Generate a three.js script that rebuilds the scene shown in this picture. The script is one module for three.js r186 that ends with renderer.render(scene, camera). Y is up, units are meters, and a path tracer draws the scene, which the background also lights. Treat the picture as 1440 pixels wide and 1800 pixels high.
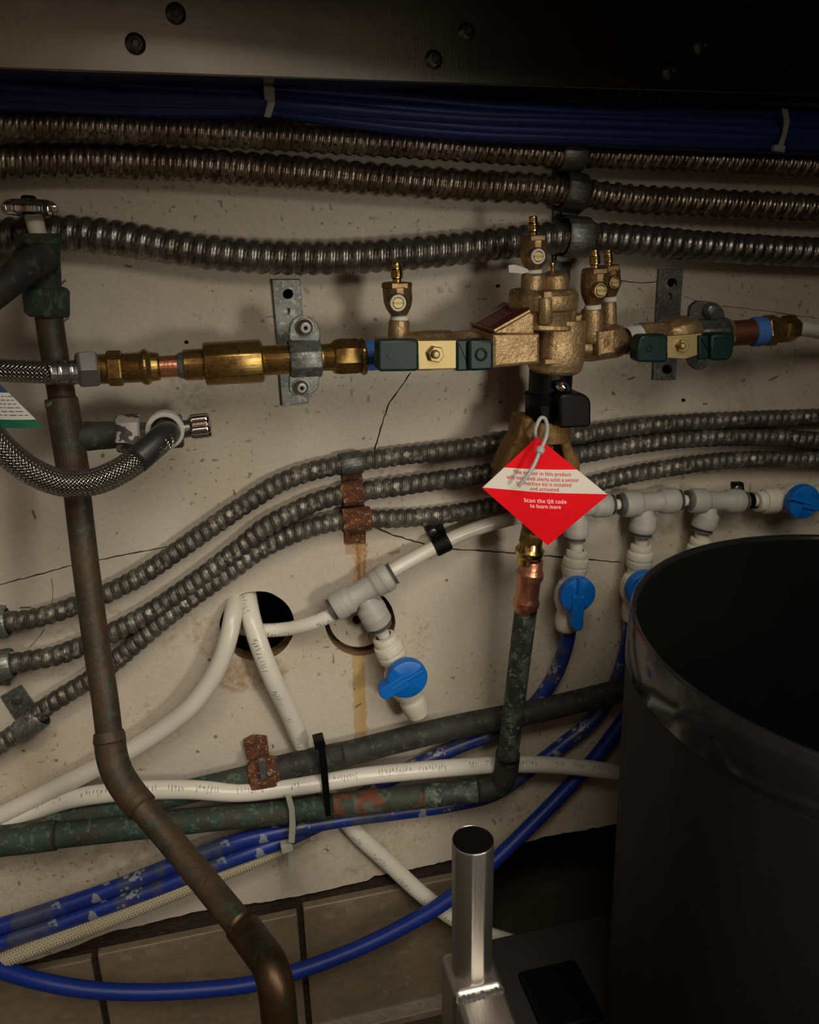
import * as THREE from 'three';
import { RoundedBoxGeometry } from 'three/addons/geometries/RoundedBoxGeometry.js';
import { mergeGeometries, toCreasedNormals } from 'three/addons/utils/BufferGeometryUtils.js';
import { RectAreaLightUniformsLib } from 'three/addons/lights/RectAreaLightUniformsLib.js';

// ------------------------------------------------------------------ camera, light, exposure
const scene = new THREE.Scene();
scene.background = new THREE.Color(0x000000);
const V = (x, y, z) => new THREE.Vector3(x, y, z);
// world: x along the wall, y up (floor 0), z out of the wall (panel face 0). Camera looks down and to the right at it.
const CR = V(6348, 629, -1440).normalize();
const CU = V(-80, 4100, 1440); CU.addScaledVector(CR, -CU.dot(CR)).normalize();
const CN = V().crossVectors(CR, CU);
const FOCAL = 1440, EYE = V(-0.12331, 0.64053, 0.51378);
const camera = new THREE.PerspectiveCamera(2 * Math.atan(900 / FOCAL) * 180 / Math.PI, 0.8, 0.02, 20);
camera.position.copy(EYE);
camera.quaternion.setFromRotationMatrix(new THREE.Matrix4().makeBasis(V(CR.x, CU.x, CN.x), V(CR.y, CU.y, CN.y), V(CR.z, CU.z, CN.z)));
scene.add(camera);

const renderer = new THREE.WebGLRenderer();
renderer.toneMapping = THREE.LinearToneMapping;
renderer.toneMappingExposure = 0.755;
renderer.shadowMap.enabled = true;
RectAreaLightUniformsLib.init();

// three added, unseen lights: a spot for the bright patch, a soft main panel, a ceiling panel for fill; the counter's lip shades the top
const WARM = new THREE.Color().setRGB(1.0, 0.93, 0.80);
const ADDED_SPOT = { at: V(0.19, 0.56, 0.70), aim: V(-0.035, 0.40, 0), angle: 25, candela: 0.64, radius: 2.5 };
const ADDED_LAMP = { at: V(0.19, 1.35, 1.12), aim: V(-0.2, 0.3, 0), w: 0.56, h: 0.7, power: 9.3 };
const ADDED_PANEL = { at: V(-0.55, 2.36, 1.75), w: 0.7, h: 0.5, power: 18 };
const LIP = 0.305;
const spot = new THREE.SpotLight(WARM, ADDED_SPOT.candela, 0, ADDED_SPOT.angle * Math.PI / 180, 1, 2);
spot.position.copy(ADDED_SPOT.at); spot.target.position.copy(ADDED_SPOT.aim); spot.shadow.radius = ADDED_SPOT.radius; spot.castShadow = true; scene.add(spot, spot.target);
for (const [o, to] of [[ADDED_LAMP, ADDED_LAMP.aim], [ADDED_PANEL, ADDED_PANEL.at.clone().add(V(0, -1, 0.0001))]]) {
  const l = new THREE.RectAreaLight(WARM, o.power, o.w, o.h); l.position.copy(o.at); l.lookAt(to); scene.add(l);
}

// ------------------------------------------------------------------ measuring helpers
// a point measured at (px, py) of the 1440 x 1800 photograph that stands d metres in front of the wall panel
const RAY = (px, py) => V((px - 720) / FOCAL, (900 - py) / FOCAL, -1);
function P(px, py, d = 0) {
  const r = RAY(px, py), w = V(CR.dot(r), CU.dot(r), CN.dot(r)), s = (d - EYE.z) / w.z;
  return EYE.clone().addScaledVector(w, s);
}
function H(px, py, y) { const r = RAY(px, py), w = V(CR.dot(r), CU.dot(r), CN.dot(r)), s = (y - EYE.y) / w.y; return EYE.clone().addScaledVector(w, s); }
const mm = (px, py, d) => { const r = RAY(px, py), w = CN.dot(r); return (d - EYE.z) / w / FOCAL; };   // metres per photo pixel there
let seed = 12345;
const rnd = () => { seed = (seed * 1664525 + 1013904223) >>> 0; return seed / 4294967296; };

// ------------------------------------------------------------------ textures
const hash = (x, y, k) => { let h = Math.imul(x, 374761393) ^ Math.imul(y, 668265263) ^ Math.imul(k, 1274126177); h = Math.imul(h ^ (h >>> 13), 1274126177); return ((h ^ (h >>> 16)) >>> 0) / 4294967296; };
function vnoise(x, y, per, k) {
  const xi = Math.floor(x), yi = Math.floor(y), fx = x - xi, fy = y - yi, sx = fx * fx * (3 - 2 * fx), sy = fy * fy * (3 - 2 * fy);
  const m = (a) => ((a % per) + per) % per, a = hash(m(xi), m(yi), k), b = hash(m(xi + 1), m(yi), k), c = hash(m(xi), m(yi + 1), k), d = hash(m(xi + 1), m(yi + 1), k);
  return a + (b - a) * sx + (c - a) * sy + (a - b - c + d) * sx * sy;
}
function fbm(u, v, per, k, oct = 4) { let s = 0, a = 0.5, t = 0; for (let i = 0; i < oct; i++) { s += a * vnoise(u * per, v * per, per, k + i * 17); t += a; a *= 0.55; per *= 2; } return s / t; }
const clamp = (x, a = 0, b = 1) => Math.min(b, Math.max(a, x));
const step = (a, b, x) => { const t = clamp((x - a) / (b - a)); return t * t * (3 - 2 * t); };
const mix = (a, b, t) => a.map((q, i) => q + (b[i] - q) * t);
function tex(n, size, fn, color = true) {          // tile of `size` metres, n pixels
  const data = new Uint8Array(n * n * 4);
  for (let y = 0; y < n; y++) for (let x = 0; x < n; x++) {
    const c = fn(x / n, y / n), o = (y * n + x) * 4;
    if (Array.isArray(c)) { data[o] = c[0]; data[o + 1] = c[1]; data[o + 2] = c[2]; } else data[o] = data[o + 1] = data[o + 2] = clamp(c) * 255;
    data[o + 3] = 255;
  }
  const t = new THREE.DataTexture(data, n, n); t.wrapS = t.wrapT = THREE.RepeatWrapping; t.magFilter = THREE.LinearFilter; t.minFilter = THREE.LinearMipmapLinearFilter; t.generateMipmaps = true;
  if (color) t.colorSpace = THREE.SRGBColorSpace;
  t.repeat.set(1 / size, 1 / size); t.needsUpdate = true; return t;
}
const tint = (a, b, c, per, k, lo = 0.35, hi = 0.65) => (u, v) => {      // two tones in patches with a third in specks
  const p = step(lo, hi, fbm(u, v, per, k, 5)), q = step(0.62, 0.72, fbm(u, v, per * 3, k + 50, 3)), g = (fbm(u, v, per * 8, k + 90, 2) - 0.5) * 0.25;
  return mix(mix(a, b, p), c, q).map((x) => clamp(x * (1 + g), 0, 255));
};
const T = {
  conduitTop: tex(256, 0.06, tint([140, 134, 126], [112, 102, 90], [92, 74, 60], 9, 3, 0.3, 0.7)),
  conduitGrey: tex(256, 0.06, tint([138, 135, 130], [116, 112, 106], [96, 86, 76], 10, 5, 0.3, 0.7)),
  conduitLow: tex(256, 0.06, tint([128, 124, 114], [96, 92, 84], [158, 150, 136], 6, 9)),
  galv: tex(256, 0.05, tint([134, 136, 130], [112, 114, 108], [158, 158, 150], 9, 12)),
  rust: tex(256, 0.04, tint([112, 66, 36], [82, 48, 30], [142, 118, 92], 6, 15, 0.4, 0.6)),
  oldCopper: tex(512, 0.11, tint([72, 54, 36], [54, 46, 34], [54, 64, 50], 9, 21, 0.3, 0.7)),
  patina: tex(512, 0.12, tint([44, 62, 50], [58, 54, 42], [70, 88, 74], 12, 27, 0.3, 0.7)),
  patinaGrey: tex(512, 0.10, tint([84, 92, 82], [46, 52, 46], [116, 120, 106], 12, 29, 0.3, 0.7)),
  patinaRed: tex(512, 0.11, tint([56, 62, 50], [108, 58, 34], [78, 86, 72], 5, 34, 0.44, 0.54)),
  darkPipe: tex(256, 0.08, tint([42, 44, 40], [58, 58, 50], [74, 76, 66], 6, 37)),
  bronze: tex(256, 0.05, tint([176, 148, 108], [158, 130, 92], [190, 164, 124], 7, 41)),
  brassOld: tex(256, 0.05, tint([166, 136, 78], [152, 122, 68], [136, 104, 60], 5, 45, 0.3, 0.7)),
  tile: tex(512, 0.2, (u, v) => { const w = step(0.6, 0.68, fbm(u, v, 22, 55, 3)) * step(0.5, 0.62, fbm(u, v, 5, 57, 3)) * 0.3, g = 1 + (fbm(u, v, 40, 53, 3) - 0.5) * 0.16; return mix(mix([118, 103, 82], [102, 89, 72], fbm(u, v, 6, 51, 4)), [150, 140, 124], w).map((x) => x * g); }),
  hoseDirt: tex(512, 0.12, (u, v) => { const p = step(0.44, 0.68, fbm(u, v, 10, 61, 5)), q = step(0.63, 0.68, fbm(u, v, 14, 66, 4)); return mix(mix(mix([24, 48, 132], [18, 36, 104], fbm(u, v, 8, 63)), [70, 70, 80], p * 0.75), [150, 148, 144], q * 0.8); }),
  beam: tex(512, 0.3, (u, v) => mix([176, 168, 158], [158, 150, 140], fbm(u, v, 24, 71, 3))),
  whiteTube: tex(256, 0.1, (u, v) => mix([212, 205, 192], [204, 196, 182], fbm(u, v, 4, 75, 4))),
  flecked: tex(256, 0.03, (u, v) => mix([176, 170, 162], [64, 56, 52], step(0.56, 0.6, fbm(u, v, 5, 95, 4)))),
  grainy: tex(256, 0.012, (u, v) => fbm(u, v, 10, 81, 3), false),
  rough: tex(256, 0.03, (u, v) => fbm(u, v, 8, 85, 4), false),
  weld: tex(128, 0.01, (u, v) => fbm(u, v, 4, 88, 3), false),
};
// woven wire: diagonal strands crossing over and under
const weave = (u, v) => { const n = 6, a = (u + v) * n, b = (u - v) * n, over = (Math.floor(a) + Math.floor(b)) & 1, s = over ? a : b, q = s - Math.floor(s); return 0.15 + 0.85 * Math.sin(Math.PI * q); };
T.weaveBump = tex(256, 0.012, weave, false);
T.weave = tex(256, 0.012, (u, v) => { const h = weave(u, v); return mix([92, 89, 84], [214, 208, 198], h * h); });
T.rope = tex(256, 0.016, (u, v) => { const h = weave(u, v); return mix([150, 136, 108], [206, 194, 164], h); });
T.brushed = tex(256, 0.02, (u, v) => vnoise(u * 64, v * 2, 64, 5) * 0.6 + vnoise(u * 16, v * 4, 16, 7) * 0.4, false);

// ------------------------------------------------------------------ materials
const mat = (o) => new THREE.MeshPhysicalMaterial({ side: THREE.DoubleSide, ...o });
const lin = (r, g, b) => new THREE.Color().setRGB(r, g, b);
const metal = (map, roughness, metalness = 0.9, extra = {}) => mat({ map, roughness, metalness, ...extra });
const M = {
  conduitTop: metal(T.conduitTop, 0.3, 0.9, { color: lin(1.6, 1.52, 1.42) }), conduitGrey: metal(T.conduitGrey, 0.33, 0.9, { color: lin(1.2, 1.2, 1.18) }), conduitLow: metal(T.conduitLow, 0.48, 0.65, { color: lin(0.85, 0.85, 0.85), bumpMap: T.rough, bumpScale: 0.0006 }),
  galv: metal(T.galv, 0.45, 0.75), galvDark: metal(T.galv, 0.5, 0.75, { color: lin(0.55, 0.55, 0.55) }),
  rust: metal(T.rust, 0.9, 0.05, { bumpMap: T.rough, bumpScale: 0.0015 }),
  oldCopper: metal(T.oldCopper, 0.6, 0.25, { bumpMap: T.rough, bumpScale: 0.0003 }), patina: metal(T.patina, 0.72, 0.15, { bumpMap: T.rough, bumpScale: 0.0006 }), patinaGrey: metal(T.patinaGrey, 0.7, 0.2, { bumpMap: T.rough, bumpScale: 0.0006 }),
  patinaRed: metal(T.patinaRed, 0.7, 0.15, { bumpMap: T.rough, bumpScale: 0.0006 }), darkPipe: metal(T.darkPipe, 0.7, 0.1, { color: lin(0.75, 0.75, 0.72) }),
  bronze: metal(T.bronze, 0.48, 0.75, { bumpMap: T.grainy, bumpScale: 0.00022 }), bronzeSmooth: metal(T.bronze, 0.4, 0.8, { color: lin(0.72, 0.68, 0.62) }), bronzeDull: metal(T.brassOld, 0.6, 0.4, { color: lin(0.5, 0.42, 0.36) }),
  brass: mat({ color: lin(0.62, 0.42, 0.15), roughness: 0.22, metalness: 1 }), brassOld: metal(T.brassOld, 0.32, 0.9), brassPlate: mat({ color: lin(0.5, 0.39, 0.18), roughness: 0.5, metalness: 0.9 }),
  copper: mat({ color: lin(0.62, 0.26, 0.15), roughness: 0.34, metalness: 0.9, bumpMap: T.rough, bumpScale: 0.0003 }), copperDark: mat({ color: lin(0.26, 0.1, 0.06), roughness: 0.42, metalness: 0.8 }),
  chrome: mat({ color: lin(0.75, 0.73, 0.7), roughness: 0.12, metalness: 1 }), steel: mat({ color: lin(0.55, 0.53, 0.5), roughness: 0.3, metalness: 1 }), steelDull: mat({ color: lin(0.32, 0.3, 0.28), roughness: 0.45, metalness: 0.9 }),
  beam: metal(T.beam, 0.22, 1, { bumpMap: T.brushed, bumpScale: 0.00002 }), bolt: mat({ color: lin(0.16, 0.15, 0.13), roughness: 0.35, metalness: 0.9 }),
  braid: metal(T.weave, 0.24, 0.95, { bumpMap: T.weaveBump, bumpScale: 0.0012 }), rope: mat({ map: T.rope, roughness: 0.6, bumpMap: T.weaveBump, bumpScale: 0.0008 }),
  greenGrip: mat({ color: lin(0.003, 0.022, 0.018), roughness: 0.42, specularIntensity: 0.7 }), blueTape: mat({ color: lin(0.05, 0.16, 0.5), roughness: 0.6 }), whiteTape: mat({ color: lin(0.7, 0.68, 0.62), roughness: 0.7 }),
  tube: mat({ map: T.whiteTube, roughness: 0.3 }), fitGrey: mat({ color: lin(0.37, 0.35, 0.31), roughness: 0.5, bumpMap: T.grainy, bumpScale: 0.0001 }), fitWhite: mat({ color: lin(0.62, 0.57, 0.46), roughness: 0.45 }), collet: mat({ color: lin(0.1, 0.1, 0.09), roughness: 0.5 }),
  knob: mat({ color: lin(0.0, 0.13, 0.5), roughness: 0.45 }), hose: mat({ map: T.hoseDirt, roughness: 0.4 }), hoseClean: mat({ color: lin(0.006, 0.025, 0.2), roughness: 0.42, specularIntensity: 0.7 }), cable: mat({ color: lin(0.022, 0.04, 0.22), roughness: 0.42 }),
  black: mat({ color: lin(0.0035, 0.0035, 0.004), roughness: 0.4, specularIntensity: 0.35 }), blackMatt: mat({ color: lin(0.006, 0.006, 0.0055), roughness: 0.75, specularIntensity: 0.3 }), binInside: mat({ color: lin(0.003, 0.003, 0.003), roughness: 0.8, specularIntensity: 0.15 }), copperWorn: metal(T.oldCopper, 0.4, 0.7, { color: lin(1, 0.86, 0.74) }), rubber: mat({ color: lin(0.02, 0.019, 0.018), roughness: 0.38 }), binBody: mat({ color: lin(0.006, 0.0058, 0.005), roughness: 0.6, specularIntensity: 0.6, bumpMap: T.grainy, bumpScale: 0.0001 }), binRim: mat({ color: lin(0.012, 0.012, 0.012), roughness: 0.16 }),
  alu: mat({ color: lin(0.5, 0.47, 0.43), roughness: 0.4, metalness: 1, bumpMap: T.brushed, bumpScale: 0.00004 }), weld: mat({ color: lin(0.6, 0.58, 0.54), roughness: 0.25, metalness: 1, bumpMap: T.weld, bumpScale: 0.001 }),
  nylon: mat({ color: lin(0.52, 0.52, 0.5), roughness: 0.4, transmission: 0.25, thickness: 0 }), nylonOld: mat({ color: lin(0.36, 0.36, 0.29), roughness: 0.5 }),
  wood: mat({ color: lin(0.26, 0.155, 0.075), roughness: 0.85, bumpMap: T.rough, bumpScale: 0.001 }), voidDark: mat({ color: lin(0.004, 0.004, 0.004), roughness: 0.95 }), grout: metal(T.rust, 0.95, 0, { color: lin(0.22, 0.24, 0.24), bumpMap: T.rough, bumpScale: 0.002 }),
  tile: metal(T.tile, 0.5, 0, { bumpMap: T.rough, bumpScale: 0.0004 }), floor: metal(T.tile, 0.75, 0, { color: lin(0.3, 0.28, 0.26) }), roomWall: mat({ color: lin(0.5, 0.45, 0.38), roughness: 0.8 }), darkUnit: mat({ color: lin(0.008, 0.008, 0.008), roughness: 0.5 }),
  counter: mat({ color: lin(0.03, 0.028, 0.025), roughness: 0.6 }), redBox: mat({ color: lin(0.26, 0.06, 0.03), roughness: 0.6 }), slate: mat({ color: lin(0.032, 0.031, 0.027), roughness: 0.7, specularIntensity: 0.5 }),
  ringWhite: mat({ color: lin(0.6, 0.57, 0.5), roughness: 0.35, metalness: 0.3 }), flecked: metal(T.flecked, 0.5, 0.2),
  addedLampFace: mat({ color: lin(0.8, 0.8, 0.8), emissive: WARM, emissiveIntensity: 0.8 }), ink: mat({ color: lin(0.12, 0.12, 0.12), roughness: 0.7 }),
};

// ------------------------------------------------------------------ naming and grouping helpers
const names = new Map(), bases = new Map();
function numbered(n) { const k = names.get(n) ?? 0; names.set(n, k + 1); return k ? n + '_' + String(k).padStart(3, '0') : n; }
function thing(name, label, category, base, group) {
  const o = new THREE.Group(); o.name = numbered(name); o.position.copy(base); o.userData = { label, category }; if (group) o.userData.group = group;
  bases.set(o, base); scene.add(o); return o;
}
function part(parent, name, geo, m, label) {          // geometry arrives in world metres and is stored relative to its thing's base
  const b = bases.get(parent), g = geo.clone().translate(-b.x, -b.y, -b.z), o = new THREE.Mesh(g, m);
  o.name = name; if (label) o.userData.label = label; bases.set(o, b); parent.add(o); return o;
}
function structure(name, geo, m) { const o = new THREE.Mesh(geo, m); o.name = name; o.userData.kind = 'structure'; bases.set(o, V(0, 0, 0)); scene.add(o); return o; }
function single(name, label, category, geo, m, group) {   // a thing that is one mesh
  geo.computeBoundingBox(); const b = geo.boundingBox.getCenter(V()); b.z = geo.boundingBox.min.z;
  const o = new THREE.Mesh(geo.clone().translate(-b.x, -b.y, -b.z), m); o.name = numbered(name); o.position.copy(b); o.userData = { label, category }; if (group) o.userData.group = group;
  bases.set(o, b); scene.add(o); return o;
}

// ------------------------------------------------------------------ shape helpers
const flat = (g) => { const n = g.index ? g.toNonIndexed() : g; for (const k of Object.keys(n.attributes)) if (!['position', 'normal', 'uv'].includes(k)) n.deleteAttribute(k); n.clearGroups(); n.morphAttributes = {}; return n; };
const merge = (...g) => mergeGeometries(g.flat().map(flat));
// a body turned about the axis A -> B (photo points with distance); profile [t along the axis, radius in photo pixels]; seg = 6 makes hexagons
function turn(A, B, profile, seg = 28, roll = 0) {
  const a = P(...A), b = P(...B), L = a.distanceTo(b), s = mm((A[0] + B[0]) / 2, (A[1] + B[1]) / 2, (A[2] + B[2]) / 2);
  return turnM(a, b, profile.map(([t, r]) => [t * L, r * s]), seg, roll);
}
function turnM(a, b, profile, seg = 28, roll = 0) {      // the same in metres
  const pts = [], c = 0.00035;
  profile.forEach(([y, r], i) => {
    const q = new THREE.Vector2(Math.max(r, 1e-6), y), p = profile[i - 1], n = profile[i + 1];
    if (!p || !n || r < c * 2) return pts.push(q);
    for (const o of [p, n]) { const v = new THREE.Vector2(o[1] - r, o[0] - y), l = v.length(); pts.push(q.clone().addScaledVector(v, Math.min(c, l * 0.3) / Math.max(l, 1e-9))); }
  });
  let g = new THREE.LatheGeometry(pts, seg);
  const L = Math.abs(profile[profile.length - 1][0] - profile[0][0]) || 0.002, rm = Math.max(...profile.map((p) => p[1])), uv = g.attributes.uv;
  const arc = [0]; for (let i = 1; i < pts.length; i++) arc.push(arc[i - 1] + pts[i].distanceTo(pts[i - 1]));
  for (let i = 0; i < uv.count; i++) uv.setXY(i, uv.getX(i) * 2 * Math.PI * rm, arc[i % pts.length]);
  g.rotateY(roll); g = toCreasedNormals(g, 0.62);
  g.applyQuaternion(new THREE.Quaternion().setFromUnitVectors(V(0, 1, 0), b.clone().sub(a).normalize())); g.translate(a.x, a.y, a.z);
  return g;
}
// a hose, pipe or wire swept along points; radius a number or (s metres, angle) => metres
function sweep(points, radius, { step: ds = 0.004, seg = 16, caps = true, tension = 0.5, type = 'centripetal' } = {}) {
  const curve = new THREE.CatmullRomCurve3(points, false, type, tension); curve.arcLengthDivisions = points.length * 40;
  const L = curve.getLength(), n = Math.max(4, Math.ceil(L / ds)), fr = curve.computeFrenetFrames(n, false), pos = [], uv = [], idx = [];
  const r0 = typeof radius === 'number' ? radius : radius(0, 0), c = V(), q = V();
  for (let i = 0; i <= n; i++) {
    curve.getPointAt(i / n, c);
    for (let j = 0; j <= seg; j++) {
      const th = j / seg * 2 * Math.PI, r = typeof radius === 'number' ? radius : radius(i / n * L, th);
      q.copy(c).addScaledVector(fr.normals[i], Math.cos(th) * r).addScaledVector(fr.binormals[i], Math.sin(th) * r);
      pos.push(q.x, q.y, q.z); uv.push(j / seg * 2 * Math.PI * r0, i / n * L);
    }
  }
  for (let i = 0; i < n; i++) for (let j = 0; j < seg; j++) { const a = i * (seg + 1) + j, b = a + seg + 1; idx.push(a, a + 1, b, b, a + 1, b + 1); }
  if (caps) for (const i of [0, n]) { const k = pos.length / 3; curve.getPointAt(i / n, c); pos.push(c.x, c.y, c.z); uv.push(0, 0); for (let j = 0; j < seg; j++) { const a = i * (seg + 1) + j; idx.push(k, a, a + 1); } }
  const g = new THREE.BufferGeometry(); g.setAttribute('position', new THREE.Float32BufferAttribute(pos, 3)); g.setAttribute('uv', new THREE.Float32BufferAttribute(uv, 2)); g.setIndex(idx); g.computeVertexNormals();
  // close the seam in the normals
  const N = g.attributes.normal; for (let i = 0; i <= n; i++) { const a = i * (seg + 1), b = a + seg; const x = N.getX(a) + N.getX(b), y = N.getY(a) + N.getY(b), z = N.getZ(a) + N.getZ(b), l = Math.hypot(x, y, z) || 1; N.setXYZ(a, x / l, y / l, z / l); N.setXYZ(b, x / l, y / l, z / l); }
  return g;
}
// runs that leave the frame go on along the wall for another 35 cm
const path = (list) => {
  const q = list.map((p) => P(...p)), on = (a, b) => { const d = a.clone().sub(b); d.z = 0; return a.clone().addScaledVector(d.normalize(), 0.35); }, n = q.length;
  const head = list[0][0] < -40 ? on(q[0], q[1]) : null, tail = list[n - 1][0] > 1480 ? on(q[n - 1], q[n - 2]) : null;
  if (head) q.unshift(head); if (tail) q.push(tail); return q;
};
const pipe = (list, r, o) => sweep(path(list), r, o);
const straight = (A, B, r, o) => sweep([A, A.clone().lerp(B, 0.33), A.clone().lerp(B, 0.67), B], r, o);
// a plate parallel to the wall from z = d0 to z = d1 with the outline seen in the photo on its front
function slab(poly, d0, d1, { bevel = 0.0004, holes = [], round = 0 } = {}) {
  const to2 = (l) => l.map(([x, y]) => { const p = P(x, y, d1); return new THREE.Vector2(p.x, p.y); });
  const s = roundShape(to2(poly), round);
  for (const h of holes) s.holes.push(new THREE.Path(to2(h)));
  const g = new THREE.ExtrudeGeometry(s, { depth: Math.max(d1 - d0 - 2 * bevel, 1e-4), bevelEnabled: bevel > 0, bevelThickness: bevel, bevelSize: bevel, bevelOffset: -bevel, bevelSegments: 2, curveSegments: 10 });
  g.translate(0, 0, d0 + bevel); return toCreasedNormals(flat(g), 0.3);
}
function roundShape(pts, r) {
  const s = new THREE.Shape(), n = pts.length;
  if (!r) { s.setFromPoints(pts); return s; }
  pts.forEach((p, i) => {
    const a = pts[(i + n - 1) % n], b = pts[(i + 1) % n], u = a.clone().sub(p), v = b.clone().sub(p), q = Math.min(r, u.length() * 0.45, v.length() * 0.45);
    const p0 = p.clone().addScaledVector(u.normalize(), q), p1 = p.clone().addScaledVector(v.normalize(), q);
    i ? s.lineTo(p0.x, p0.y) : s.moveTo(p0.x, p0.y); s.quadraticCurveTo(p.x, p.y, p1.x, p1.y);
  });
  s.closePath(); return s;
}
const circle = (cx, cy, rx, ry = rx, n = 24, rot = 0) => Array.from({ length: n }, (_, i) => { const a = i / n * 2 * Math.PI, x = Math.cos(a) * rx, y = Math.sin(a) * ry; return [cx + x * Math.cos(rot) - y * Math.sin(rot), cy + x * Math.sin(rot) + y * Math.cos(rot)]; });
// something facing the viewer: axis out of the wall at a photo point, from d0 to d1
const knobAt = (x, y, d0, d1, profile, seg = 28, roll = 0) => { const b = P(x, y, d1), a = V(b.x, b.y, d0), s = mm(x, y, d1); return turnM(a, b, profile.map(([t, r]) => [t * (d1 - d0), r * s]), seg, roll); };
const boxAt = (c, w, h, d, rx = 0, ry = 0, rz = 0, r = 0.001) => { const g = new RoundedBoxGeometry(w, h, d, 2, r); const uv = g.attributes.uv; for (let i = 0; i < uv.count; i++) uv.setXY(i, uv.getX(i) * Math.max(w, d), uv.getY(i) * h); g.applyMatrix4(new THREE.Matrix4().makeRotationFromEuler(new THREE.Euler(rx, ry, rz))); g.translate(c.x, c.y, c.z); return g; };

// ------------------------------------------------------------------ the setting
const bottomEdge = [[62, 1687], [120, 1668], [194, 1638], [262, 1623], [354, 1601], [427, 1590], [478, 1584], [527, 1575], [590, 1561], [646, 1548], [660, 1539], [710, 1531], [748, 1522], [786, 1513], [850, 1499], [916, 1484], [960, 1470], [1008, 1462], [1063, 1452]];
const crackLine = (pts, w) => {                       // a slit with ragged sides
  const up = [], dn = [];
  for (let i = 0; i < pts.length - 1; i++) { const [x0, y0] = pts[i], [x1, y1] = pts[i + 1], n = Math.max(2, Math.round(Math.hypot(x1 - x0, y1 - y0) / 9));
    for (let k = 0; k < n; k++) { const t = k / n, x = x0 + (x1 - x0) * t, y = y0 + (y1 - y0) * t, l = Math.hypot(x1 - x0, y1 - y0), nx = -(y1 - y0) / l, ny = (x1 - x0) / l, j = (rnd() - 0.5) * 1.6, h = w * (0.35 + rnd() * 0.3); up.push([x + nx * (j + h), y + ny * (j + h)]); dn.unshift([x + nx * (j - h), y + ny * (j - h)]); } }
  return [...up, pts[pts.length - 1], ...dn];
};
const cracks = [
  crackLine([[-10, 1030], [60, 1012], [130, 993], [180, 983], [230, 973], [290, 962], [335, 955]], 2.0),
  crackLine([[655, 925], [690, 940], [730, 952], [775, 964], [850, 968], [930, 974], [1010, 982], [1095, 989]], 2.6),
  crackLine([[722, 655], [705, 680], [684, 708], [672, 745], [660, 785], [655, 806]], 2.2),
  crackLine([[1092, 494], [1125, 497], [1158, 495]], 1.5),
  crackLine([[1203, 520], [1240, 535], [1320, 543], [1440, 560]], 1.1),
  crackLine([[90, 1016], [93, 1034], [92, 1060], [84, 1082]], 1.0),
  crackLine([[78, 1106], [62, 1128], [48, 1142]], 1.2),
];
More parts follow.
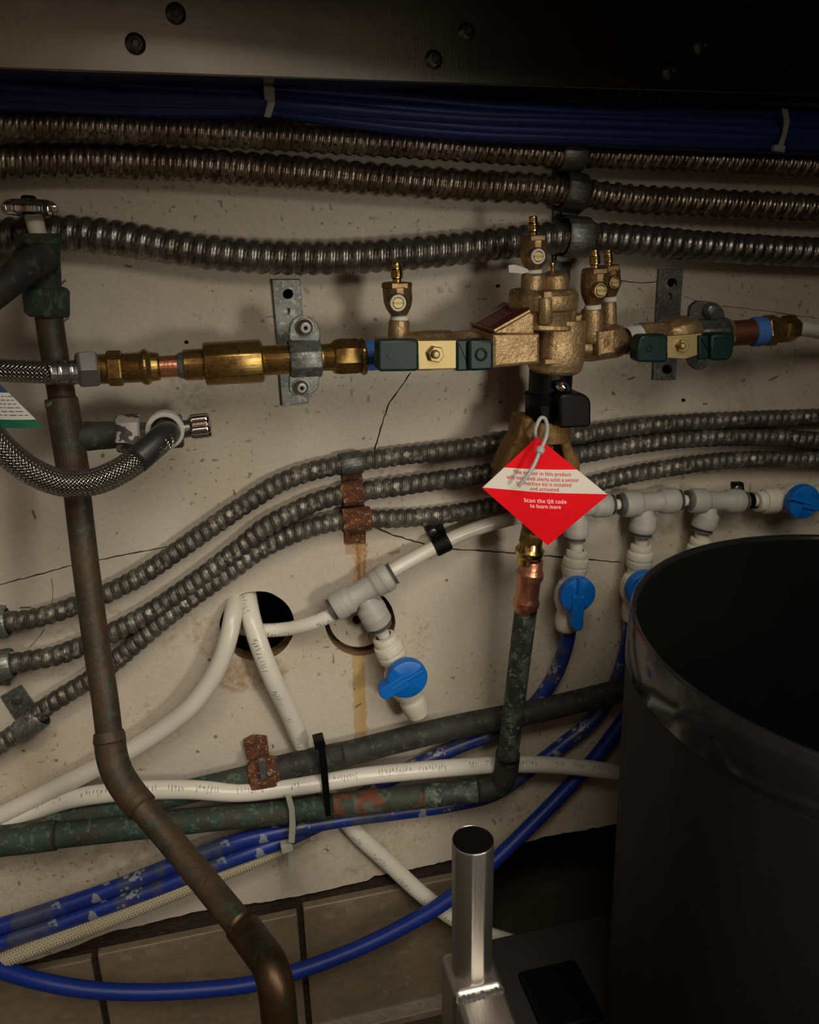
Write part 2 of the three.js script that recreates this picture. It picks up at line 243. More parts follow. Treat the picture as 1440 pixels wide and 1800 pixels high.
{
  const q = (x, y) => { const p = P(x, y, 0); return new THREE.Vector2(p.x, p.y); };
  const bot = bottomEdge.map(([x, y]) => q(x, y)), sh = new THREE.Shape();
  const first = bot[0], last = bot[bot.length - 1];
  sh.moveTo(-1.5, first.y - 0.006); sh.lineTo(first.x - 0.05, first.y - 0.004);
  bot.forEach((p, i) => { if (i) { const a = bot[i - 1]; for (let k = 1; k < 5; k++) sh.lineTo(a.x + (p.x - a.x) * k / 5, a.y + (p.y - a.y) * k / 5 + (rnd() - 0.5) * 0.0014); } sh.lineTo(p.x, p.y); });
  sh.lineTo(1.5, last.y); sh.lineTo(1.5, 2.4); sh.lineTo(-1.5, 2.4); sh.closePath();
  const hole1 = circle(452, 1100, 66, 61, 40, -0.1), groove = circle(633, 1093, 62, 60, 40, -0.15);
  for (const h of [hole1, groove]) sh.holes.push(new THREE.Path(h.map(([x, y]) => q(x + (rnd() - 0.5) * 1.2, y + (rnd() - 0.5) * 1.2))));
  for (const h of cracks) sh.holes.push(new THREE.Path(h.map(([x, y]) => q(x, y))));
  for (const [x, y, r] of [[327, 601, 4], [1201, 703, 4], [875, 502, 4], [506.5, 517, 12], [1182, 497, 11], [1173, 649, 11]]) sh.holes.push(new THREE.Path(circle(x, y, r, r * 0.85, 9).map(([a, b]) => q(a + rnd(), b + rnd()))));
  const g = new THREE.ExtrudeGeometry(sh, { depth: 0.013, bevelEnabled: false }); g.translate(0, 0, -0.013);

  // paint with drips of rust, scuffs, dust and specks, one metre square, from x = -0.5 and y = 0
  const N = 2048, cv = document.createElement('canvas'); cv.width = cv.height = N; const c = cv.getContext('2d');
  const S = N / 1.0, U = (x, y) => { const p = P(x, y, 0); return [(p.x + 0.5) * S, N - p.y * S]; };
  c.fillStyle = '#c3b8a8'; c.fillRect(0, 0, N, N);
  const im = c.getImageData(0, 0, N, N), dd = im.data;
  for (let y = 0; y < N; y++) for (let x = 0; x < N; x++) {
    const u = x / N, v = y / N, o = (y * N + x) * 4;
    let k = 1 + (fbm(u, v, 9, 201, 4) - 0.5) * 0.12 + (vnoise(u * 700, v * 700, 700, 207) - 0.5) * 0.05;
    const sp = vnoise(u * 380, v * 380, 380, 211), zone = step(0.42, 0.6, fbm(u, v, 14, 215, 3));
    if (sp > 0.87) k -= (sp - 0.87) * 3.2 * zone;
    dd[o] *= k; dd[o + 1] *= k * (1 - 0.01 * zone); dd[o + 2] *= k * (1 - 0.035 * zone);
  }
  c.putImageData(im, 0, 0);
  const blot = (x, y, r, col, a, n = 40, sx = 1, sy = 1) => { const [cx, cy] = U(x, y), R = r * S * mm(x, y, 0); c.fillStyle = col; for (let i = 0; i < n; i++) { c.globalAlpha = a * (0.3 + rnd() * 0.7); const t = rnd() * 6.283, d = Math.sqrt(rnd()) * R; c.beginPath(); c.ellipse(cx + Math.cos(t) * d * sx, cy + Math.sin(t) * d * sy, R * (0.03 + rnd() * 0.1), R * (0.03 + rnd() * 0.07), rnd() * 3, 0, 7); c.fill(); } c.globalAlpha = 1; };
  const poly = (l, col, a) => { c.globalAlpha = a; c.fillStyle = col; c.beginPath(); l.forEach(([x, y], i) => { const [p, q2] = U(x + (rnd() - 0.5) * 3, y); i ? c.lineTo(p, q2) : c.moveTo(p, q2); }); c.fill(); c.globalAlpha = 1; };
  const run = (x0, y0, x1, y1, w, col, a) => { const L = [], Rr = [], n = 26; for (let i = 0; i <= n; i++) { const t = i / n, x = x0 + (x1 - x0) * t, y = y0 + (y1 - y0) * t, h = w / 2 + (rnd() - 0.5) * 3; L.push([x - h, y]); Rr.unshift([x + h, y]); } poly([...L, ...Rr], col, a); };
  // rust run under the rusty strap, over the plug and down to the pipes
  run(634, 952, 632, 1030, 19, '#b58a4a', 0.5); run(628, 955, 632, 1030, 5, '#8a5626', 0.6); run(643, 955, 640, 1025, 4, '#8a5626', 0.5); run(624, 952, 622, 975, 30, '#a8773a', 0.45);
  run(630, 1150, 636, 1330, 23, '#b08a48', 0.55); run(634, 1150, 640, 1330, 10, '#b8924e', 0.35); run(640, 1330, 650, 1420, 22, '#b79a64', 0.3);
  blot(632, 968, 20, '#7a4a20', 0.35, 60, 0.7, 1.2); blot(440, 1185, 66, '#8c6236', 0.13, 420, 1, 0.5); blot(372, 1120, 40, '#8c6a40', 0.16, 200, 0.8, 1); blot(300, 1110, 60, '#8c6a40', 0.1, 160, 1, 0.6);
  blot(455, 1325, 26, '#a05c2c', 0.35, 60); blot(590, 1305, 20, '#8a5a38', 0.3, 24, 1, 0.4); blot(690, 1500, 60, '#a08040', 0.1, 120, 0.8, 0.5);
  blot(620, 1480, 90, '#6a5a44', 0.09, 130); blot(300, 1490, 140, '#6a5c48', 0.08, 260, 1.2, 0.3); blot(60, 1540, 70, '#6a5c48', 0.1, 150); blot(740, 1450, 40, '#6a5a44', 0.12, 70); blot(930, 1420, 60, '#604c34', 0.12, 110); blot(700, 1370, 70, '#7a6a50', 0.12, 100, 1.4, 0.3);
  blot(740, 1120, 34, '#7a5230', 0.16, 60, 0.6, 1.3); blot(900, 1200, 60, '#5a4a38', 0.06, 90); blot(330, 690, 60, '#5a4c3a', 0.12, 80, 1, 0.6); blot(290, 640, 60, '#5a4c3a', 0.08, 70, 1.4, 0.4); blot(150, 1090, 60, '#5a4c3a', 0.1, 90, 1, 0.5); blot(90, 1150, 50, '#5a4c3a', 0.1, 80); blot(30, 1150, 40, '#5a4c3a', 0.12, 60); blot(720, 830, 60, '#6a5236', 0.16, 110, 1.2, 0.35); blot(650, 950, 50, '#7a6a4c', 0.1, 60);
  blot(1000, 1130, 60, '#4c4032', 0.07, 90); blot(1160, 900, 60, '#4c4032', 0.09, 70); blot(1320, 640, 120, '#4c4032', 0.06, 120); blot(1100, 690, 60, '#4c4032', 0.09, 60);
  // loose specks and scratches of dirt
  for (let i = 0; i < 520; i++) { const x = rnd() * 1440, y = 300 + rnd() * 1280, [p, q2] = U(x, y), r = 0.5 + rnd() * rnd() * rnd() * 4.2; c.globalAlpha = 0.25 + rnd() * 0.5; c.fillStyle = rnd() < 0.3 ? '#6b4a2a' : '#4b4032'; c.beginPath(); c.ellipse(p, q2, r, r * (0.4 + rnd() * 0.6), rnd() * 3, 0, 7); c.fill(); }
  for (const [x, y, l, a] of [[480, 1208, 9, -0.5], [630, 1240, 10, -0.5], [1110, 665, 12, -0.2], [1240, 710, 8, 0.1], [1360, 665, 16, -0.3], [110, 497, 9, -0.7], [116, 562, 8, -0.6], [225, 468, 8, 0.3], [60, 905, 12, 1.4], [575, 1494, 8, 0.9], [480, 1312, 7, 1.5], [45, 1068, 14, 0.1]]) { const [p, q2] = U(x, y); c.globalAlpha = 0.75; c.strokeStyle = '#493625'; c.lineWidth = 2.4; c.beginPath(); c.moveTo(p - Math.cos(a) * l / 2, q2 - Math.sin(a) * l / 2); c.lineTo(p + Math.cos(a) * l / 2, q2 + Math.sin(a) * l / 2); c.stroke(); }
  c.globalAlpha = 1;
  const map = new THREE.CanvasTexture(cv); map.colorSpace = THREE.SRGBColorSpace; map.wrapS = map.wrapT = THREE.MirroredRepeatWrapping; map.repeat.set(1, 1); map.offset.set(0.5, 0);
  M.paint = mat({ map, roughness: 0.45, bumpMap: T.rough, bumpScale: 0.0001 });
  structure('wall_back', g, [M.paint, M.wood]);
  // the disc that the hole saw left in its hole, with a pilot hole
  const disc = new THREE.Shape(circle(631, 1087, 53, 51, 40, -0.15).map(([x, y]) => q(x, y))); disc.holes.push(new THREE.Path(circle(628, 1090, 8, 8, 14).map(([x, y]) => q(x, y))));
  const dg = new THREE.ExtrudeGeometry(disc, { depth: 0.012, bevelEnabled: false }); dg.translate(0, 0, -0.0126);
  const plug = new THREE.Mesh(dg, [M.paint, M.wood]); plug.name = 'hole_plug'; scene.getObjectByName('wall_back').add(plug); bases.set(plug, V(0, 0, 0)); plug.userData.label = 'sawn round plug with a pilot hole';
}
const bx = (x0, x1, y0, y1, z0, z1) => new THREE.BoxGeometry(x1 - x0, y1 - y0, z1 - z0).translate((x0 + x1) / 2, (y0 + y1) / 2, (z0 + z1) / 2);
// the dark cavity behind the panel; the plug is still stuck to the board behind
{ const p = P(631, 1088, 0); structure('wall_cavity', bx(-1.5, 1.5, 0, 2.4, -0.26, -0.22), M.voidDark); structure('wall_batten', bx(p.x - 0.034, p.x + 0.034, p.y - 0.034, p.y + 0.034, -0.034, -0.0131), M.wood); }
{
  // tiled base below the panel, 15 cm tiles on a dirty mortar bed; right of the third tile the wall is open
  const bed = structure('wall_base', merge(bx(-1.5, 0.0655, -0.01, 0.25, -0.06, -0.0075), bx(0.5, 1.5, -0.01, 0.25, -0.06, -0.0075)), M.grout);
  const edges = [[-0.87, -0.72], [-0.715, -0.565], [-0.56, -0.41], [-0.405, -0.2525], [-0.2475, -0.0975], [-0.0925, 0.0645]];
  for (const [x0, x1] of edges) {
    const s = new THREE.Shape(), top = x0 < -0.3 ? 0.124 : x0 < -0.2 ? 0.127 : 0.1315;   // section: -z along x, y up
    s.moveTo(0.0095, 0); s.lineTo(0.0095, top); s.lineTo(0.004, top); s.quadraticCurveTo(0.0012, top, 0.0012, top - 0.003); s.lineTo(0.0012, 0.02); s.quadraticCurveTo(0.0005, 0.0075, -0.0085, 0.006); s.quadraticCurveTo(-0.0118, 0.0055, -0.012, 0); s.closePath();
    let g = new THREE.ExtrudeGeometry(s, { depth: x1 - x0 - 0.0016, bevelEnabled: true, bevelThickness: 0.0008, bevelSize: 0.0006, bevelOffset: -0.0006, bevelSegments: 1, curveSegments: 5 });
    g = toCreasedNormals(flat(g), 0.5); g.rotateY(Math.PI / 2); g.translate(x0 + 0.0008, 0, 0);   // extruded along x
    const t = new THREE.Mesh(g, M.tile); t.name = numbered('tile'); bed.add(t);
  }
}
{
  const fl = structure('floor', bx(-1.5, 1.5, -0.06, -0.0005, -0.26, 2.75), M.floor);
  structure('ceiling', bx(-1.5, 1.5, 2.4, 2.46, -0.26, 2.75), M.roomWall);
  structure('wall_left', bx(-1.56, -1.5, -0.06, 2.46, -0.26, 2.75), M.roomWall);
  structure('wall_right', bx(1.5, 1.56, -0.06, 2.46, -0.26, 2.75), M.darkUnit);
  structure('wall_front', bx(-1.56, 1.56, -0.06, 2.46, 2.75, 2.81), M.roomWall);
}

// ------------------------------------------------------------------ steel beam over the pipes, counter, added lamps and light blocker, room behind
{
  const yB = 0.7105, dL = 0.078, dR = 0.045;                 // bottom edge, slightly closer to the wall at the right end
  const A = V(-0.75, yB, dL + (dL - dR) * 1.1), B = V(0.75, yB - 0.004, dR - (dL - dR) * 1.1), L = A.distanceTo(B), yaw = Math.atan2(-(B.z - A.z), B.x - A.x), mid = A.clone().lerp(B, 0.5);
  const t = thing('steel_beam', 'brushed stainless steel beam bolted across the top above the blue cables', 'beam', V(mid.x, yB, mid.z));
  const face = new RoundedBoxGeometry(L, 0.056, 0.003, 2, 0.0008); { const uv = face.attributes.uv; for (let i = 0; i < uv.count; i++) uv.setXY(i, uv.getX(i) * L, uv.getY(i) * 0.056); }
  const tilt = 0, place = (g, y, z) => { g.translate(0, y, z); g.rotateX(tilt); g.rotateY(yaw); g.translate(mid.x, yB - 0.002, mid.z); return g; };
  part(t, 'web', place(face, 0.028, 0), M.beam);
  part(t, 'lower_lip', place(bx(-L / 2, L / 2, 0, 0.0025, -0.03, -0.001), 0, 0), M.beam);
  part(t, 'upper_flange', place(bx(-L / 2, L / 2, 0.055, 0.058, -0.03, 0.05), 0, 0), M.counter);
  const n = V(0, 0, 1).applyEuler(new THREE.Euler(tilt, 0, 0)).applyAxisAngle(V(0, 1, 0), yaw);
  for (const [x, y] of [[309, 24], [238, 77], [820, 57], [762, 105], [1233, 82], [1178, 126]]) {
    // where the sight line meets the beam's face
    const r = RAY(x, y), w = V(CR.dot(r), CU.dot(r), CN.dot(r)), f0 = mid.clone().addScaledVector(n, 0.0015), s = f0.clone().sub(EYE).dot(n) / w.dot(n), c = EYE.clone().addScaledVector(w, s), e = c.clone().add(n);
    part(t, 'bolt', turnM(c, e, [[0, 0.0046], [0.0008, 0.0046], [0.0022, 0.0036], [0.0028, 0.0024], [0.0028, 0.0019], [0.0012, 0.0018], [0.0012, 0]], 24), M.bolt);
  }
  structure('countertop', bx(-1.5, 1.5, 0.788, 0.826, -0.26, LIP), M.counter);
}
{
  const t = thing('added_light_panel', 'unseen soft light panel on a black stand, added behind the photographer as main light', 'added_lamp', V(ADDED_LAMP.at.x, 0, ADDED_LAMP.at.z)), m = new THREE.Matrix4().lookAt(ADDED_LAMP.at, ADDED_LAMP.aim, V(0, 1, 0)), d = ADDED_LAMP.aim.clone().sub(ADDED_LAMP.at).normalize();  // added housing for the main area light, out of view
  const put = (g, back) => { g.applyMatrix4(m); const o = ADDED_LAMP.at.clone().addScaledVector(d, -back); g.translate(o.x, o.y, o.z); return g; };
  part(t, 'housing', put(new RoundedBoxGeometry(ADDED_LAMP.w + 0.03, ADDED_LAMP.h + 0.03, 0.03, 2, 0.006), 0.025), M.blackMatt);
  part(t, 'diffuser', put(new THREE.BoxGeometry(ADDED_LAMP.w, ADDED_LAMP.h, 0.004), 0.007), M.addedLampFace);
  const q = ADDED_LAMP.at.clone().addScaledVector(d, -0.05);
  part(t, 'pole', straight(V(q.x, 0.01, q.z), q, 0.011), M.blackMatt);
  part(t, 'foot', turnM(V(q.x, 0, q.z), V(q.x, 1, q.z), [[0, 0], [0, 0.16], [0.012, 0.16], [0.016, 0.02], [0.016, 0]], 32), M.blackMatt);
  const p = thing('added_ceiling_panel', 'unseen square ceiling light panel added behind the photographer for fill', 'added_lamp', V(ADDED_PANEL.at.x, 2.37, ADDED_PANEL.at.z));  // added to fill the shade and light the mirrored room
  part(p, 'housing', bx(ADDED_PANEL.at.x - 0.37, ADDED_PANEL.at.x + 0.37, 2.385, 2.4, ADDED_PANEL.at.z - 0.27, ADDED_PANEL.at.z + 0.27), M.roomWall);
  part(p, 'diffuser', bx(ADDED_PANEL.at.x - 0.35, ADDED_PANEL.at.x + 0.35, 2.37, 2.384, ADDED_PANEL.at.z - 0.25, ADDED_PANEL.at.z + 0.25), M.addedLampFace);
  const th = thing('added_spotlight', 'torch-shaped spotlight added unseen beside the camera to brighten the wall round the grey tee', 'torch', ADDED_SPOT.at.clone()), td = ADDED_SPOT.aim.clone().sub(ADDED_SPOT.at).normalize(), tb = ADDED_SPOT.at.clone().addScaledVector(td, -0.15), tf = ADDED_SPOT.at.clone().addScaledVector(td, -0.008);  // added body round the spot that makes the bright patch
  part(th, 'barrel', turnM(tb, ADDED_SPOT.at, [[0, 0], [0, 0.015], [0.09, 0.016], [0.12, 0.052], [0.14, 0.054], [0.14, 0.051], [0.13, 0.05]], 32), M.blackMatt);
  part(th, 'lens', turnM(tf, ADDED_SPOT.at, [[0, 0.05], [0.003, 0.05], [0.0035, 0]], 32), M.addedLampFace);
  // an unseen board shaped like a door leaf, added to cut light from the right and darken the beam's reflection
  const k = thing('added_light_blocker', 'unseen black door-shaped board added at the right of the photographer to block light', 'door', V(0.6, 0, 0.73));
  part(k, 'leaf', new RoundedBoxGeometry(0.86, 2.1, 0.024, 2, 0.003).translate(0.27 + 0.43, 1.06, 0.73), M.darkUnit); part(k, 'handle', straight(V(0.31, 0.9, 0.695), V(0.31, 1.05, 0.695), 0.006), M.steelDull);
  part(k, 'foot', bx(1.04, 1.09, 0, 0.012, 0.71, 0.75), M.darkUnit);
  const r = thing('added_red_cupboard', 'unseen dull red cupboard added behind the photographer to tint the beam reflection', 'cupboard', V(-1.2, 0, 2.5));  // red body added only to be mirrored in the steel beam
  part(r, 'body', bx(-1.49, -0.42, 0.04, 2.0, 2.3, 2.74), M.redBox); part(r, 'plinth', bx(-1.47, -0.44, 0, 0.04, 2.33, 2.7), M.darkUnit);
}

// ------------------------------------------------------------------ blue cable bundle and its ties
{
  // [start height offset, end height offset] of each cable along the bundle
  const mid = [[-90, 150, 52], [0, 152, 48], [150, 162, 46], [300, 168, 44], [400, 172, 37], [468, 175, 31], [540, 183, 33], [700, 199, 38], [850, 211, 37], [960, 216, 35], [1100, 222, 35], [1250, 228, 36], [1380, 233, 37], [1540, 240, 38]];
  const n = 11;
  for (let i = 0; i < n; i++) {
    const row = i % 2, k = (i + 0.5) / n * 2 - 1, ph = rnd() * 6;
    const l = path(mid.map(([x, y, h]) => [x, y + k * (h - 6) + Math.sin(x / 210 + ph) * 3.2, 0.031 + row * 0.0056 + Math.sin(x / 170 + ph * 2) * 0.0012 - Math.abs(k) * 0.006]));
    single('cable', i === 0 ? 'topmost blue cable of the tied bundle under the steel beam' : i === n - 1 ? 'lowest blue cable of the tied bundle, just above the steel conduits' : 'dark blue cable inside the tied bundle under the steel beam', 'cable', sweep(l, 0.0031, { step: 0.008, seg: 12 }), M.cable, 'bundled blue cables');
  }
  const tieA = thing('cable_tie', 'pale cable tie around the blue bundle near its narrowest point', 'cable tie', P(468, 205, 0.02));
  const band = (list, w, th) => { const p = path(list), g = sweep(p, (s, a) => { const c = Math.abs(Math.cos(a)), q = Math.abs(Math.sin(a)); return Math.min(w / Math.max(c, 1e-3), th / Math.max(q, 1e-3)); }, { step: 0.003, seg: 24 }); return g; };
  part(tieA, 'strap', slab([[460, 143], [478, 143], [483, 165], [484, 182], [476, 207], [464, 205], [470, 182], [468, 160]], 0.0425, 0.0437), M.nylon);
  part(tieA, 'lock', slab([[464, 152], [483, 153], [484, 176], [466, 175]], 0.0432, 0.0468, { round: 0.0006 }), M.nylon);
  const tieB = thing('cable_tie', 'thin translucent cable tie around the blue bundle, its tail over the conduit', 'cable tie', P(1372, 268, 0.02));
  part(tieB, 'strap', slab([[1376, 190], [1386, 192], [1389, 215], [1384, 238], [1376, 262], [1367, 260], [1376, 236], [1380, 214]], 0.0425, 0.0437), M.nylonOld);
  part(tieB, 'lock', slab([[1363, 254], [1382, 256], [1380, 268], [1361, 265]], 0.043, 0.0462, { round: 0.0005 }), M.nylonOld);
}

// ------------------------------------------------------------------ flexible metal conduits
function conduit(list, widthPx, ratio, style) {
  const m = list[Math.floor(list.length / 2)], r = widthPx / 2 * mm(m[0], m[1], m[2]), p = r * ratio;
  const prof = style === 'double'
    ? (x) => (x < 0.62 ? 0.78 + 0.22 * Math.pow(Math.sin(Math.PI * x / 0.62), 0.6) : 0.78 + 0.09 * Math.pow(Math.sin(Math.PI * (x - 0.62) / 0.38), 0.7))
    : (x) => 0.78 + 0.22 * Math.pow(Math.sin(Math.PI * x), 0.55) - (x > 0.6 && x < 0.7 ? 0.025 : 0) - (x > 0.28 && x < 0.36 ? 0.015 : 0);
  const jit = Array.from({ length: 400 }, () => 1 + (rnd() - 0.5) * 0.035);
  return sweep(path(list), (s, a) => { const q = s / p + a / (2 * Math.PI), x = q - Math.floor(q); return r * prof(x) * jit[Math.floor(q) % 400 < 0 ? 0 : Math.floor(q) % 400]; }, { step: p / 14, seg: 24 });
}
const conduitThing = (label, geo, m, group) => single('conduit', label, 'conduit', geo, m, group);
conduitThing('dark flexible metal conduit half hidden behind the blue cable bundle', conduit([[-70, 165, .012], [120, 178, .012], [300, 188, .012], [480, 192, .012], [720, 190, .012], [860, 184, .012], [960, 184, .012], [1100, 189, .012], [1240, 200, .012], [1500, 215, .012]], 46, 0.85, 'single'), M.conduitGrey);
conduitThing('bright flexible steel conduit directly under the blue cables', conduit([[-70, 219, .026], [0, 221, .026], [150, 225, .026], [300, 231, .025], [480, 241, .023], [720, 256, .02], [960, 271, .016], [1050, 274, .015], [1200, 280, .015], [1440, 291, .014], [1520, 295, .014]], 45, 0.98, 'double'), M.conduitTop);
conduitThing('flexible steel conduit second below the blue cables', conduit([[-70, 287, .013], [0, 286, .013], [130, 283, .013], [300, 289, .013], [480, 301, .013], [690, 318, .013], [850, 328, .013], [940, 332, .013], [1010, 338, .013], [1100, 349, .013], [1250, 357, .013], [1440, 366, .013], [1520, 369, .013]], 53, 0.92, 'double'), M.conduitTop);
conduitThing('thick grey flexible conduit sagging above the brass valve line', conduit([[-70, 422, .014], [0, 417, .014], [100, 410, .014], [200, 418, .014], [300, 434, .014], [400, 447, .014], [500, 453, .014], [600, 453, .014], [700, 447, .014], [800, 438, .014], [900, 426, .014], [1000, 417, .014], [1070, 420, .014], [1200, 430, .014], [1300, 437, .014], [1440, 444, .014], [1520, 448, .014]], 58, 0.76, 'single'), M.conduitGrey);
{
  const back = thing('mounting_strip', 'flat galvanised strip fixed upright behind the upper conduits', 'strip', P(990, 520, 0));
  part(back, 'plate', slab([[975, 150], [1012, 150], [1003, 495], [972, 495]], 0.0005, 0.0022), M.galvDark);
  // one-hole straps: a half hoop over each conduit and an ear on the strip
  const strap = (label, x, y, d, wide, half, ear, m, tilt = 0) => {
    const t = thing('pipe_strap', label, 'pipe strap', P(x, y + half, 0), 'conduit straps'), s = mm(x, y, d), c = P(x, y, d), R = half * s;
    const a = c.clone().add(V(-wide / 2 * s, wide / 2 * s * tilt, 0)), b = c.clone().add(V(wide / 2 * s, -wide / 2 * s * tilt, 0)), w = a.distanceTo(b);
    part(t, 'hoop', turnM(a, b, [[0, R], [0, R * 1.05], [w * 0.08, R * 1.1], [w * 0.92, R * 1.1], [w, R * 1.05], [w, R]], 30), m);
    part(t, 'ear', slab(ear, 0.002, 0.0045, { round: 0.001 }), m);
    return t;
  };
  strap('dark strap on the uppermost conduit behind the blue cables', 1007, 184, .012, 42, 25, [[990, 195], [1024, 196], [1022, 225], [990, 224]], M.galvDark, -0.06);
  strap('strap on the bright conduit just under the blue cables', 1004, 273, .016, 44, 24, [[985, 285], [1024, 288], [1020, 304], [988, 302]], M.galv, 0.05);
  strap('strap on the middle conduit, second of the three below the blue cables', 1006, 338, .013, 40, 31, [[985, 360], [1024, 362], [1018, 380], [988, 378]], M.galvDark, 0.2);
  strap('whitish scuffed strap on the thick grey conduit beside the brass test valve', 1012, 417, .014, 46, 32, [[980, 440], [1018, 442], [1010, 462], [978, 460]], M.galv, 0.06);
}
const low = 'lower slanting conduits';
conduitThing('upper of the three slim conduits slanting down to the left', conduit([[-60, 1100, .011], [10, 1093, .01], [60, 1087, .009], [100, 1076, .009], [145, 1060, .009], [195, 1040, .009], [250, 1011, .009], [310, 970, .009], [370, 928, .009], [430, 887, .009], [490, 850, .009], [545, 829, .009], [617, 814, .009], [700, 802, .009], [760, 795, .009], [830, 785, .009], [900, 776, .009], [1000, 768, .009], [1060, 758, .009], [1120, 750, .009], [1200, 743, .009], [1300, 738, .009], [1440, 733, .009], [1520, 731, .009]], 35, 0.94, 'single'), M.conduitLow, low);
conduitThing('middle of the three slim conduits slanting down to the left', conduit([[-60, 1176, .011], [20, 1166, .01], [60, 1160, .009], [100, 1152, .009], [145, 1135, .009], [195, 1113, .009], [250, 1085, .009], [300, 1053, .009], [361, 1010, .009], [420, 965, .009], [470, 925, .009], [520, 898, .009], [570, 877, .009], [620, 866, .009], [700, 855, .009], [760, 846, .009], [830, 836, .009], [880, 827, .009], [960, 811, .009], [1030, 797, .009], [1100, 784, .009], [1200, 772, .009], [1300, 768, .009], [1380, 770, .009], [1440, 775, .009], [1520, 782, .009]], 36, 0.94, 'single'), M.conduitLow, low);
conduitThing('lowest of the three slim conduits, stained green near the riser', conduit([[-60, 1352, .011], [0, 1308, .01], [35, 1283, .009], [75, 1247, .009], [120, 1218, .009], [160, 1194, .009], [205, 1160, .009], [250, 1121, .009], [300, 1080, .009], [350, 1042, .009], [400, 1008, .009], [450, 972, .009], [500, 945, .009], [560, 924, .009], [610, 914, .009], [680, 912, .009], [750, 908, .009], [830, 897, .009], [880, 887, .009], [960, 870, .009], [1060, 846, .009], [1100, 836, .009], [1180, 822, .009], [1260, 811, .009], [1340, 807, .009], [1440, 808, .009], [1520, 810, .009]], 35, 0.95, 'single'), M.conduitLow, low);
{
  const strap2 = (label, A, B, half, tabs, m, rustTab) => {       // A, B: the two ends of the hoop along the conduit
    const d = 0.009, t = thing('pipe_strap', label, 'pipe strap', P((A[0] + B[0]) / 2, Math.max(A[1], B[1]) + half, 0), 'straps on the slanting conduits');
    part(t, 'hoop', turn([...A, d], [...B, d], [[0, half * 0.93], [0, half], [0.1, half * 1.06], [0.9, half * 1.06], [1, half], [1, half * 0.93]], 28), m);
    for (const [pl, sx, sy] of tabs) { const e = part(t, 'ear', slab(pl, 0.0004, 0.0022, { round: 0.0006 }), rustTab || m); if (sx) part(e, 'screw', knobAt(sx, sy, 0.002, 0.0042, [[0, 9], [0.4, 9], [0.9, 5], [1, 0]], 18), rustTab ? M.rust : M.galvDark); }
  };
  strap2('grey strap on the upper slanting conduit below the hairline crack', [597, 818], [636, 811], 20, [[[[601, 834], [636, 829], [640, 860], [604, 862]], 619, 847]], M.galvDark, M.rust);
  strap2('brown rusty strap on the middle slanting conduit', [600, 871], [639, 862], 20, [[[[602, 883], [640, 880], [642, 896], [602, 896]]]], M.rust);
  strap2('rusty strap on the lowest slanting conduit above the rust run', [601, 915], [651, 911], 21, [[[[606, 934], [644, 932], [643, 955], [607, 957]], 625, 944]], M.rust, M.rust);
  strap2('grey strap at the lower end of the upper slanting conduit', [-16, 1098], [14, 1093], 26, [[[[-20, 1062], [10, 1066], [12, 1080], [-20, 1080]]]], M.galv);
  strap2('grey strap at the lower end of the middle slanting conduit', [-14, 1172], [23, 1165], 26, [[[[-20, 1180], [22, 1178], [18, 1206], [-20, 1204]], 0, 1190]], M.galv);
  strap2('bent grey strap with one screw on the lowest slanting conduit', [32, 1290], [74, 1258], 20, [[[[0, 1225], [37, 1205], [62, 1240], [26, 1266]], 29, 1233]], M.galv);
}

single('metal_tab', 'small crumpled grey metal tab on the wall between two slanting conduits', 'tab', slab([[218, 1118], [240, 1100], [258, 1096], [267, 1108], [246, 1126], [228, 1131]], 0.0004, 0.0014, { bevel: 0.0003 }), M.galv);

